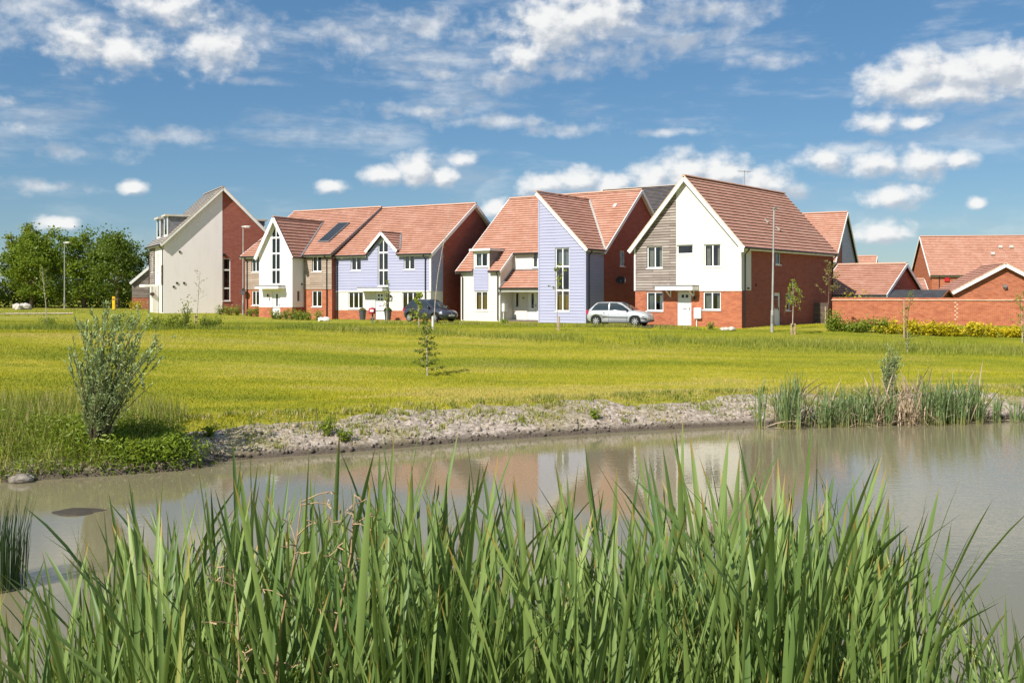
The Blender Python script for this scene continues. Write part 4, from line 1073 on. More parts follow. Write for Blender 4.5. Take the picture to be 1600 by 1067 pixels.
def house_cream_gable():
    H = House('cream_gable_house', 'cream house with steep narrow glazed gable, tan timber wings and dark roof panel', O2, 30)
    XL, XR, FY = -17.6, -8.7, -.45; E, k, RY = 5.05, .639, 5.5; BY = 10.9; zr = lambda y: E + k * (y - FY) if y <= RY else E + k * (RY - FY) - k * (y - RY); RZ = zr(RY)
    G0, G1, GY = -14.87, -11.48, -1.73; GM = (G0 + G1) / 2; GE, gk = 5.0, 1.60; GZ = GE + gk * (G1 - GM)
    ru, rl = (-10.63, 3.6, -9.70, 4.86), (-10.67, .93, -9.70, 2.16); wu, wl = (-16.9, 3.64, -16.1, 4.83), (-16.9, 1.0, -16.1, 2.16)
    for (a0, a1, u, l) in ((G1, XR, ru, rl), (XL, G0, wu, wl)):
        H.wall('F', FY, rect(a0, -.6, a1, 2.27), [rect(*l)], M['brick'], 'brick_wall')
        H.wall('F', FY, rect(a0, 2.27, a1, E), [rect(*u)], M['timber_dark'], 'backing_wall')
        H.boards('F', FY, rect(a0, 2.27, a1, E - .02), [rect(*u)], M['timber_warm'], .165, .038, 'timber_boards', .012)
        H.window('F', FY, u[0], u[2], u[1], u[3], curtain='curtain_cream'); H.window('F', FY, l[0], l[2], l[1], l[3], curtain='curtain_tan')
    cen = [(-13.62, 2.64), (-12.72, 2.64), (-12.72, 6.55), (GM, 7.27), (-13.62, 6.55)]
    dr = (-13.55, .03, -12.7, 2.12)
    H.wall('F', GY, [(G0, .9), (G1, .9), (G1, GE), (GM, GZ), (G0, GE)], [cen, rect(dr[0], .905, dr[2], 2.12)], M['cream'], 'rendered_wall')
    H.wall('F', GY, [(G0, -.6), (G1, -.6), (G1, .9), (dr[2], .9), (dr[2], .03), (dr[0], .03), (dr[0], .9), (G0, .9)], [], M['brick'], 'brick_wall', n=.01)
    H.window('F', GY, -13.62, -12.72, 2.64, 6.55, trans=(3.75, 5.0, 6.2), top=7.27)
    H.door('F', GY, dr[0], dr[2], dr[1], dr[3], glass=((.42, .62, .45, .9),))
    H.canopy(-14.6, -12.2, GY, 2.3, 2.5, .75, ()); H.lantern((-13.85, GY, 1.8)); H.part_box('number_plate', M['steel'], -13.86, -13.74, GY - .03, GY - .003, 1.4, 1.55)
    rw = (-1.2, 1.3, -.82, 2.18)
    H.wall('R', G1, [(GY, .9), (FY, .9), (FY, GE), (GY, GE)], [rect(*rw)], M['cream'], 'rendered_wall'); H.wall('R', G1, [(GY - .01, -.6), (FY, -.6), (FY, .9), (GY - .01, .9)], [], M['brick_dark'], 'brick_wall', n=.01)
    H.window('R', G1, rw[0], rw[2], rw[1], rw[3], cols=1); H.vent('R', G1, -.7, 2.65, .12, .12)
    H.wall('L', G0, [(-FY, -.6), (-GY, -.6), (-GY, GE), (-FY, GE)], [], M['cream'], 'rendered_wall')
    H.wall('R', XR, [(FY, -.6), (BY, -.6), (BY, zr(BY)), (RY, RZ - .04), (FY, E)], [], M['brick_dark'], 'party_wall'); H.wall('L', XL, [(-BY, -.6), (-FY, -.6), (-FY, E), (-RY, RZ - .04), (-BY, zr(BY))], [], M['brick_dark'], 'brick_wall')
    H.wall('B', BY, [(-XR, -.6), (-XL, -.6), (-XL, zr(BY)), (-XR, zr(BY))], [], M['brick_dark'], 'brick_wall')
    H.part_box('ground_floor', M['floor_in'], XL + .3, XR - .3, .2, BY - .3, -.1, .03); H.part_box('upper_floor', M['floor_in'], XL + .3, XR - .3, .4, BY - .3, 2.42, 2.54); H.part_box('inner_wall', M['curtain_grey'], XL + .3, XR - .3, 3.6, 3.68, .03, 5.0)
    e = FY - .3
    H.slope([(XL - .3, e, zr(e)), (XR + .12, e, zr(e)), (XR + .12, RY, RZ), (XL - .3, RY, RZ)], M['tile'])
    H.slope([(XR + .12, BY + .3, zr(BY + .3)), (XL - .3, BY + .3, zr(BY + .3)), (XL - .3, RY, RZ), (XR + .12, RY, RZ)], M['tile'])
    mb = MB(); mb.beam((XR + .14, e, zr(e) - .03), (XR + .14, RY, RZ - .03), .03, .2); mb.build('verge_strip', M['lead'], H.root)
    H.barge((XL - .32, e, zr(e) - .09), (XL - .32, RY, RZ - .09), h=.22, w=.05)
    H.ridge((XL - .3, RY, RZ + .04), (XR + .14, RY, RZ + .04))
    o = .2; ze = GE - o * gk; zt = GZ + .04; yv = lambda z: FY + (z - E) / k
    for sx, gx_ in ((1, G1), (-1, G0)):
        H.slope([(gx_ + sx * o, GY - .25, ze), (gx_ + sx * o, max(yv(ze), e) + .1, ze), (GM, yv(zt) + .15, zt), (GM, GY - .25, zt)], M['tile_deep'])
        H.barge((gx_ + sx * o, GY - .27, ze - .10), (GM, GY - .27, zt - .10), h=.26, w=.05)
        mb = MB(); mb.beam((gx_ + sx * o, GY - .12, ze - .12), (GM, GY - .12, zt - .12), .26, .02); mb.build('soffit', M['trim'], H.root)
        mb = MB(); mb.beam((gx_ + sx * o, yv(ze), ze + .1), (GM, yv(zt), zt + .1), .16, .02); mb.build('valley_lead', M['lead'], H.root)
    H.ridge((GM, GY - .27, zt + .04), (GM, yv(zt), zt + .04), r=.09)
    H.gutter((G1 + .25, e - .06, zr(e) - .02), (XR + .1, e - .06, zr(e) - .02)); H.gutter((XL - .3, e - .06, zr(e) - .02), (G0 - .25, e - .06, zr(e) - .02)); H.gutter((G1 + o + .05, GY - .2, ze - .02), (G1 + o + .05, FY - .1, ze - .02))
    H.fascia((G1 + .2, e + .04, zr(e) - .1), (XR + .1, e + .04, zr(e) - .1), .13); H.fascia((XL - .3, e + .04, zr(e) - .1), (G0 - .2, e + .04, zr(e) - .1), .13)
    H.downpipe(-9.15, FY - .08, zr(e) - .04, (0, -.28)); H.downpipe(-17.35, FY - .08, zr(e) - .04, (0, -.28))
    B = Vector((0, 1, k)).normalized(); Nn = Vector((0, -k, 1)).normalized(); P = Vector((-11.1, .86, zr(.86)))
    A = Vector((1, 0, 0)); mb = MB(); mb.frame(P, A, B, Nn, 0, 1.0, 0, 2.9, .03, .13); so_ = mb.build('roof_panel', M['solar'], H.root)
    mb = MB()
    for (a0, a1, b0, b1) in ((-.05, 0, -.05, 2.95), (1.0, 1.05, -.05, 2.95), (0, 1.0, -.05, 0), (0, 1.0, 2.9, 2.95)): mb.frame(P, A, B, Nn, a0, a1, b0, b1, .03, .15)
    mb.build('panel_frame', M['lead'], so_); H.dish((-17.5, FY, 2.0), (0, -1, 0))
house_cream_gable()

# ------------------------------------------------------------------ tall house with cream and brick gable end
def house_tall():
    H = House('tall_house', 'tall house with split gable end, cream render left and red brick right', (-28.68, 82, 2.72), -29)
    W, E, D_ = 9.5, 5.9, 7.0; xm = W / 2; k = .968; RZ = E + k * xm
    wn = (4.80, .93, 5.42, 4.53)
    H.wall('F', 0, [(0, -.6), (xm, -.6), (xm, RZ), (0, E)], [], M['cream'], 'rendered_wall', n=.02); H.wall('F', 0, [(xm, -.6), (W, -.6), (W, E), (xm, RZ)], [rect(*wn)], M['brick_dark'], 'brick_wall')
    H.window('F', 0, wn[0], wn[2], wn[1], wn[3], cols=1, trans=(2.0, 3.55), curtain='curtain_grey')
    for a, z in ((1.25, 5.02), (1.03, 2.43), (1.6, 2.43), (.77, 2.12)): H.vent('F', -.02, a, z, .15, .15)
    mb = MB(); mb.box(4.78, 4.98, -.12, -.003, 4.75, 4.92); mb.build('wall_light', M['black'], H.root)
    uw = [(-3.1, 3.4, -2.5, 4.9), (-6.0, 3.4, -5.4, 4.9)]
    H.wall('L', 0, rect(-D_, 2.3, 0, E), [rect(*w) for w in uw], M['render'], 'rendered_wall'); H.wall('L', 0, rect(-D_, -.6, 0, 2.3), [rect(-4.2, .02, -3.2, 2.05)], M['render'], 'rendered_wall')
    for (a0, a1) in ((-7.0, -4.2), (-1.1, -.2)):
        top = E if a0 < -4 else 3.9
        H.boards('L', 0, rect(a0, 2.3, a1, top), [rect(*w) for w in uw], M['timber'], .165, .04, 'timber_boards', .012)
    for w in uw: H.window('L', 0, w[0], w[2], w[1], w[3], cols=1)
    H.door('L', 0, -4.2, -3.2, .02, 2.05, glass=((.3, .7, .6, .9),))
    c = H.part_box('door_canopy', M['trim'], -1.1, -.04, 2.3, 5.4, 2.12, 2.32); H.part_box('porch_post', M['trim'], -.12, -.05, 5.2, 5.3, 0, 2.11); H.part_box('porch_side', M['render'], -.5, -.04, 2.3, 2.42, 0, 2.11)
    mb = MB(); mb.lathe((-.55, 2.2, 1.35), [(0, 0), (.16, .06), (.2, .2), (.12, .3), (0, .32)], 8); mb.tube([(-.55, 2.2, 1.65), (-.55, 2.2, 2.12)], .01, 4); mb.build('hanging_basket', M['brown'], H.root)
    H.wall('R', W, rect(0, -.6, D_, E), [], M['brick_dark'], 'brick_wall'); H.wall('B', D_, [(-W, -.6), (0, -.6), (0, E), (-xm, RZ), (-W, E)], [], M['brick_dark'], 'brick_wall')
    H.part_box('ground_floor', M['floor_in'], .3, W - .3, .3, D_ - .3, -.1, .03); H.part_box('upper_floor', M['floor_in'], .3, W - .3, .3, D_ - .3, 2.6, 2.72)
    o = .3; ze = E - o * k
    H.slope([(-o, D_ + .2, ze), (-o, -.28, ze), (xm, -.28, RZ + .03), (xm, D_ + .2, RZ + .03)], M['tile_grey'])
    H.slope([(W + o, -.28, ze), (W + o, D_ + .2, ze), (xm, D_ + .2, RZ + .03), (xm, -.28, RZ + .03)], M['tile_grey'])
    H.ridge((xm, -.3, RZ + .06), (xm, D_ + .2, RZ + .06), M['ridge_grey'])
    for e_ in (-o, W + o):
        H.barge((e_, -.31, ze - .1), (xm, -.31, RZ - .08), h=.24, w=.05)
        mb = MB(); mb.beam((e_, -.30, ze + .055), (xm, -.30, RZ + .075), .1, .05); mb.build('verge_tiles', M['coping'], H.root)
        mb = MB(); mb.beam((e_, -.14, ze - .12), (xm, -.14, RZ - .1), .28, .02); mb.build('soffit', M['trim'], H.root)
    H.gutter((-o - .05, -.25, ze - .03), (-o - .05, D_ + .2, ze - .03)); H.fascia((-o + .03, -.25, ze - .1), (-o + .03, D_ + .1, ze - .1), .14)
    H.downpipe(-.07, .2, ze - .05, (-.25, 0)); H.downpipe(-.07, D_ - .2, ze - .05, (-.25, 0))
    def dormer(y0, y1, x0, z1, flip=False):
        mx = (lambda x: W - x) if flip else (lambda x: x)
        xb = (z1 - E) / k + .1
        zf = E + k * x0
        lo, hi = sorted((mx(x0), mx(xb)))
        mb = MB(); mb.face([(mx(x0), y0, zf - .1), (mx(xb), y0, z1), (mx(x0), y0, z1)]); mb.face([(mx(x0), y1, zf - .1), (mx(xb), y1, z1), (mx(x0), y1, z1)]); d = mb.build('dormer_cheek', M['lead'], H.root)
        s_ = -1 if not flip else 1
        a, b = sorted((mx(x0) + s_ * .03, mx(x0) + s_ * -.05))
        mb = MB(); mb.box(a, b, y0 - .02, y0 + .14, zf - .1, z1); mb.box(a, b, y1 - .14, y1 + .02, zf - .1, z1); mb.box(a, b, y0 + .14, y1 - .14, zf - .1, zf + .15); mb.build('dormer_frame', M['trim'], d)
        mb = MB(); mb.box((a + b) / 2 - .01, (a + b) / 2 + .01, y0 + .14, y1 - .14, zf + .15, z1); mb.build('dormer_pane', M['glass'], d)
        lo, hi = sorted((mx(x0) + s_ * .22, mx(xb) - s_ * .1)); mb = MB(); mb.box(lo, hi, y0 - .18, y1 + .18, z1, z1 + .16); mb.build('dormer_roof', M['concrete'], d)
    dormer(.9, 2.4, .45, 8.0); dormer(4.4, 5.9, .45, 8.0); dormer(2.6, 4.2, .45, 8.0, True)
house_tall()

# ------------------------------------------------------------------ buildings behind
def simple_house(name, label, O, yaw, L, Dp, E, RZ, wall, tile, ridge_mat=None, over=.25, wallR=None, wallL=None, cat='house', gut=True):
    """ridge along local x from -L to 0, front wall at y=0"""
    H = House(name, label, O, yaw, cat); RY = Dp / 2; k = (RZ - E) / RY
    H.wall('F', 0, rect(-L, -.6, 0, E), [], wall, 'wall'); H.wall('B', Dp, rect(0, -.6, L, E), [], wall, 'wall')
    H.wall('R', 0, [(0, -.6), (Dp, -.6), (Dp, E), (RY, RZ - .04), (0, E)], [], wallR or wall, 'wall'); H.wall('L', -L, [(-Dp, -.6), (0, -.6), (0, E), (-RY, RZ - .04), (-Dp, E)], [], wallL or wall, 'wall')
    e = over; ze = E - e * k
    H.slope([(-L - e, -e, ze), (e, -e, ze), (e, RY, RZ), (-L - e, RY, RZ)], tile); H.slope([(e, Dp + e, ze), (-L - e, Dp + e, ze), (-L - e, RY, RZ), (e, RY, RZ)], tile)
    H.ridge((-L - e, RY, RZ + .04), (e, RY, RZ + .04), ridge_mat)
    for x in (e + .02, -L - e - .02):
        for y in (-e, Dp + e): H.barge((x, y, ze - .08), (x, RY, RZ - .08), h=.22, w=.05)
    if gut: H.gutter((-L - e, -e - .06, ze - .02), (e, -e - .06, ze - .02)); H.fascia((-L - e, -e + .03, ze - .1), (e, -e + .03, ze - .1), .14)
    return H
H = simple_house('slate_roof_house', 'dark slate roofed house rising behind the tower house and gabled house', (17.0, 92, 2.4), 35, 11.6, 7.0, 10.0, 12.4, M['timber'], M['tile_slate'], M['ridge_grey'])
H = simple_house('red_roof_house', 'red roofed house with lavender boarded gable end behind the gabled house', (27.7, 85.84, 2.4), 30, 9, 9.6, 4.8, 9.2, M['brick_dark'], M['tile'])
H.boards('R', 0, [(3.4, 1.0), (9.3, 1.0), (9.3, 5.05), (4.8, 9.1), (3.4, 7.9)], [], M['lavender'], .2, .03, n=.01)
H.downpipe(-.3, -.08, 4.5, (0, -.2))
H = simple_house('double_garage', 'low double garage with red tiled roof behind the garden wall', (25.8, 69.0, 2.25), 40, 4.6, 7.8, 2.05, 4.15, M['brick_dark'], M['tile'], cat='garage')
H = simple_house('far_red_house', 'long red roofed brick house beyond the garden wall at the far right', (70.3, 112, 2.5), 8, 22, 8.6, 4.15, 8.6, M['brick'], M['tile'])
w_ = H.window('F', -.02, -18.6, -16.9, 2.55, 3.95, cols=2, curtain='curtain_grey'); H.part_box('alarm_box', plain('red_alarm_plastic', (.45, .02, .03), .5), -20.6, -20.1, -.14, -.004, 3.2, 3.7); H.downpipe(-21.2, -.08, 3.9, (0, -.2))
for (x, y) in ((-13.6, 2.9), (-12.4, 2.9), (-14.7, 2.1), (-10.9, 2.0)):
    z = 4.15 + (8.6 - 4.15) / 4.3 * y; mb = MB(); mb.frame(Vector((x, y, z)), UX, Vector((0, .69, .72)), Vector((0, -.72, .69)), -.2, .2, -.2, .2, .04, .25); mb.build('roof_vent', M['concrete'], H.root)
simple_house('small_red_roof', 'sliver of another red roof between the double garage and far house', (41.6, 100, 2.4), 10, 2.6, 4, 2.0, 3.35, M['brick_dark'], M['tile'])
simple_house('distant_red_roof', 'distant red ridge just above the double garage roof', (42.0, 116, 2.4), 25, 8.5, 6, 3.6, 6.35, M['brick_dark'], M['tile'])

# front garage: gable towards the viewer
def front_garage():
    H = House('front_garage', 'brick garage with plum roof and white bargeboards, gable facing the pond', (29.9, 68.5, 2.25), 12, 'garage')
    W, D_, E, RZ = 7.4, 6.0, 1.95, 4.0; xm = W / 2; k = (RZ - E) / xm
    H.wall('F', 0, [(0, -.6), (W, -.6), (W, E), (xm, RZ), (0, E)], [], M['brick'], 'brick_wall'); H.wall('L', 0, rect(-D_, -.6, 0, E), [], M['brick'], 'brick_wall'); H.wall('R', W, rect(0, -.6, D_, E), [], M['brick'], 'brick_wall'); H.wall('B', D_, [(-W, -.6), (0, -.6), (0, E), (-xm, RZ), (-W, E)], [], M['brick'], 'brick_wall')
    o = .3; ze = E - o * k
    H.slope([(-o, D_ + .2, ze), (-o, -.28, ze), (xm, -.28, RZ + .03), (xm, D_ + .2, RZ + .03)], M['tile_deep']); H.slope([(W + o, -.28, ze), (W + o, D_ + .2, ze), (xm, D_ + .2, RZ + .03), (xm, -.28, RZ + .03)], M['tile_deep'])
    H.ridge((xm, -.3, RZ + .05), (xm, D_ + .2, RZ + .05))
    for e_ in (-o, W + o):
        H.barge((e_, -.31, ze - .09), (xm, -.31, RZ - .08), h=.22, w=.05); mb = MB(); mb.beam((e_, -.30, ze + .05), (xm, -.30, RZ + .075), .1, .05); mb.build('verge_tiles', M['coping'], H.root)
    mb = MB(); mb.box(xm - .12, xm + .1, -.22, -.003, 2.42, 2.62); mb.box(xm - .04, xm + .04, -.12, -.003, 2.3, 2.42); mb.build('floodlight', M['steel'], H.root)
front_garage()

def shed():
    H = House('garden_shed', 'low garden shed with black felt roof and orange brown gable edge', (28.5, 66.4, 2.25), 42, 'shed')
    L, Dp, E, RZ = 4.9, 2.4, 1.72, 2.27
    H.boards('F', 0, rect(-L, 0, 0, E), [], M['timber_warm'], .14, .02); H.wall('F', 0, rect(-L, -.3, 0, E), [], M['timber_dark'], 'wall'); H.wall('R', 0, [(0, -.3), (Dp, -.3), (Dp, E), (Dp / 2, RZ - .03), (0, E)], [], M['timber_dark'], 'wall'); H.wall('L', -L, [(-Dp, -.3), (0, -.3), (0, E), (-Dp / 2, RZ - .03), (-Dp, E)], [], M['timber_dark'], 'wall'); H.wall('B', Dp, rect(0, -.3, L, E), [], M['timber_dark'], 'wall')
    for y0, y1, s_ in ((-.2, Dp / 2, 1), (Dp + .2, Dp / 2, -1)):
        mb = MB(); mb.face([(-L - .2, y0, E - .06), (.2, y0, E - .06), (.2, y1, RZ), (-L - .2, y1, RZ)]); mb.face([(-L - .2, y0, E - .1), (.2, y0, E - .1), (.2, y0, E - .06), (-L - .2, y0, E - .06)]); mb.build('felt_roof', M['felt'], H.root)
        H.barge((.22, y0, E - .1), (.22, y1, RZ - .04), M['orange_wood'], .13, .03)
M['felt'] = plain('black_roof_felt', (.045, .047, .052), .85, var=.2, scale=2)
M['orange_wood'] = plain('orange_stained_wood', (.36, .12, .035), .7)
shed()

H = House('timber_wing_house', 'low timber clad gable on a brick base behind the tall house', (-39.7, 104, 2.7), -20, 'house')
H.wall('F', 0, rect(0, -.6, 6, 1.2), [], M['brick'], 'brick_wall'); H.wall('F', 0, [(0, 1.2), (6, 1.2), (6, 2.9), (3, 5.6), (0, 2.9)], [], M['timber_dark'], 'backing_wall'); H.boards('F', 0, [(0, 1.2), (6, 1.2), (6, 2.9), (3, 5.6), (0, 2.9)], [], M['timber'], .14, .026, 'timber_boards', .01)
H.wall('L', 0, rect(-7, -.6, 0, 2.9), [], M['timber'], 'wall'); H.wall('R', 6, rect(0, -.6, 7, 2.9), [], M['timber'], 'wall')
H.slope([(-.2, 7, 2.72), (-.2, -.2, 2.72), (3, -.2, 5.62), (3, 7, 5.62)], M['tile_grey']); H.slope([(6.2, -.2, 2.72), (6.2, 7, 2.72), (3, 7, 5.62), (3, -.2, 5.62)], M['tile_grey'])
H.barge((-.2, -.22, 2.62), (3, -.22, 5.52), h=.26); H.barge((6.2, -.22, 2.62), (3, -.22, 5.52), h=.26); H.ridge((3, -.22, 5.66), (3, 7, 5.66), M['ridge_grey'])

# ------------------------------------------------------------------ garden wall
def garden_wall():
    P, Q = Vector((20.75, 64.5, 2.2)), Vector((37, 58.8, 2.2)); L = (Q - P).length
    yaw = math.degrees(math.atan2(-(Q - P).y, (Q - P).x))
    H = House('garden_wall', 'long orange brick garden wall with pale coping at the right', P, yaw, 'wall')
    h = 1.62
    H.wall('F', 0, rect(0, -.6, L, h), [], M['brick'], 'brick_face'); H.wall('B', .24, rect(-L, -.6, 0, h), [], M['brick'], 'brick_face'); H.wall('L', 0, rect(-.24, -.6, 0, h), [], M['brick'], 'brick_face')
    H.part_box('coping', M['coping'], -.05, L + .05, -.06, .3, h, h + .06); H.wall('F', .0, rect(0, h + .06, L, h + .17), [], M['brick'], 'coping_bricks'); H.part_box('coping_bricks', M['brick'], 0, L, .002, .24, h + .061, h + .171)
    for i in range(9):     # toothed pale joint half way along
        H.part_box('joint_brick', M['coping'], 7.25 + (.11 if i % 2 else 0), 7.36 + (.11 if i % 2 else 0), -.012, .05, .42 + i * .13, .49 + i * .13)
    G = House('garden_gate', 'dark wooden gate between the gabled house and garden wall', (19.9, 65.6, 2.2), yaw, 'gate')
    for i in range(6): G.part_box('board', M['timber_dark'], i * .145, i * .145 + .135, -.02, .02, .05, 1.45)
    for z in (.3, 1.15): G.part_box('rail', M['timber_dark'], 0, .87, .022, .06, z, z + .1)
garden_wall()
ORD = 'first second third fourth fifth sixth seventh eighth ninth tenth eleventh twelfth thirteenth fourteenth fifteenth sixteenth seventeenth eighteenth nineteenth twentieth'.split()
ORD += ['twenty ' + o for o in ORD[:9]] + ['thirtieth'] + ['thirty ' + o for o in ORD[:9]] + ['fortieth'] + ['forty ' + o for o in ORD[:9]]
# ------------------------------------------------------------------ street furniture
def lamp_post(x, y, h, head_az, label, lean=0.0):
    z = gz(x, y); o = empty('street_lamp', (x, y, z)); tag(o, label, 'lamp post', 'street lamps')
    mb = MB(); mb.tube([(0, 0, -.2), (lean * .2, 0, 1.2), (lean * .21, 0, 1.22), (lean, 0, h)], [.085, .085, .06, .042], 10); p = mb.build('pole', M['metal_grey'], o, smooth=True)
    mb = MB(); mb.box(-.04, .04, -.095, -.07, .5, .95); mb.build('access_door', M['steel'], p)
    c, s = math.cos(head_az), math.sin(head_az); A = Vector((c, s, .05)).normalized(); B = Vector((-s, c, 0)); C = A.cross(B); T = Vector((lean, 0, h))
    mb = MB(); prof = [(-.12, .05, .05), (.0, .075, .07), (.25, .12, .085), (.5, .115, .07), (.62, .05, .03)]
    ring = [[T + A * a + B * (w * math.cos(t)) + C * (hh * math.sin(t) * (1 if math.sin(t) > 0 else .5)) for t in [2 * math.pi * i / 10 for i in range(10)]] for a, w, hh in prof]
    for r0, r1 in zip(ring, ring[1:]):
        for i in range(10): mb.face((r0[i], r0[(i + 1) % 10], r1[(i + 1) % 10], r1[i]))
    mb.face(ring[0]); mb.face(ring[-1][::-1]); hd = mb.build('lamp_head', M['metal_grey'], o, smooth=True)
    mb = MB(); mb.frame(T, A, B, C, .12, .52, -.08, .08, -.075, -.04); mb.build('lens', M['guard'], hd)
lamp_post(-47.2, 105, 7.0, 0, 'grey street lamp against the trees at the far left')
lamp_post(-21.6, 80, 7.1, 0, 'grey street lamp in front of the tall split gable house')
lamp_post(14.62, 56.0, 6.95, 1.2, 'grey street lamp in front of the gabled house brick side', .12)

def marker():
    x, y = -41.6, 104; o = empty('marker_post', (x, y, gz(x, y))); tag(o, 'bright yellow marker post by the trees', 'post')
    mb = MB(); mb.box(-.13, .13, -.1, .1, 0, 1.3); mb.frame(Vector((0, 0, 1.3)), UX, UY, Z3, -.1, .1, -.08, .08, 0, .04); mb.build('post', M['yellow'], o); mb = MB(); mb.box(-.09, .09, -.112, -.1, .95, 1.15); mb.build('plate', M['orange_wood'], o)
M['yellow'] = plain('yellow_plastic', (.80, .50, .01), .5); M['red'] = plain('red_plastic', (.42, .02, .05), .5); M['green_paint'] = plain('green_grey_paint', (.10, .16, .13), .6)
marker()

def notice():
    x, y = -9.25, 66.0; o = empty('red_box_post', (x, y, gz(x, y))); tag(o, 'red box on a grey green post before the lavender house door', 'post box')
    mb = MB(); mb.box(-.05, .05, -.05, .05, -.1, 1.05); mb.build('post', M['green_paint'], o)
    mb = MB(); mb.lathe((0, -.1, .62), [(0, 0), (.2, .0), (.24, .06), (.24, .3), (.2, .38), (0, .4)], 10); b = mb.build('box', M['red'], o); mb = MB(); mb.box(-.12, .12, -.35, -.33, .75, .9); mb.build('plate', M['guard'], b)
notice()

M['pot'] = plain('grey_zinc_planter', (.10, .105, .115), .5, metal=.3)
M['leaf_pot'] = leaf_mat('clipped_shrub_leaf', (.05, .10, .02), (.14, .19, .04)); M['leaf_straw'] = leaf_mat('straw_leaf', (.20, .19, .06), (.34, .30, .10))

def leaf_quads(C, size, tone, up=.3, asp=.5):
    """n leaf diamonds at centres C (n,3)"""
    n = len(C); d = rng.normal(size=(n, 3)); d[:, 2] = d[:, 2] * .7 + up; d /= np.linalg.norm(d, axis=1)[:, None]
    e = rng.normal(size=(n, 3)); e -= d * (e * d).sum(1)[:, None]; e /= np.linalg.norm(e, axis=1)[:, None] + 1e-9
    s = np.broadcast_to(size, (n,))[:, None] * rng.uniform(.7, 1.3, (n, 1))
    V = np.stack([C - d * s * .5, C + e * s * asp * .5 + d * s * .05, C + d * s * .5, C - e * s * asp * .5 + d * s * .05], 1)
    return V.reshape(-1, 3), np.arange(4 * n).reshape(-1, 4), np.repeat(tone, 4)

def planter(lx_, label, mat, r_):
    y_ = Vector((O2[0], O2[1], 0)); c, s = math.cos(R(30)), math.sin(R(30)); ly_ = -1.0
    x, y = O2[0] + lx_ * c + ly_ * s, O2[1] - lx_ * s + ly_ * c
    o = empty('planter', (x, y, gz(x, y) + .04)); tag(o, label, 'planter', 'planters at the lavender house door')
    mb = MB(); mb.lathe((0, 0, 0), [(0, 0), (.2, 0), (.27, .62), (.3, .64), (.3, .68), (.25, .68), (.24, .6), (0, .6)], 14); mb.build('pot', M['pot'], o)
    n = 420; C = rng.normal(size=(n, 3)); C /= np.linalg.norm(C, axis=1)[:, None]; C *= rng.uniform(.6, 1, (n, 1)) * r_; C[:, 2] = np.abs(C[:, 2]) * .95 + .62
    V, Fc, T = leaf_quads(C, .1, rng.uniform(0, 1, n)); link('shrub', np_mesh('shrub', V, Fc, mat, {'tone': T}), o)
planter(-5.35, 'dark round planter with straw coloured plant left of lavender door', M['leaf_straw'], .27); planter(-3.05, 'dark round planter with green clipped shrub right of lavender door', M['leaf_pot'], .32)

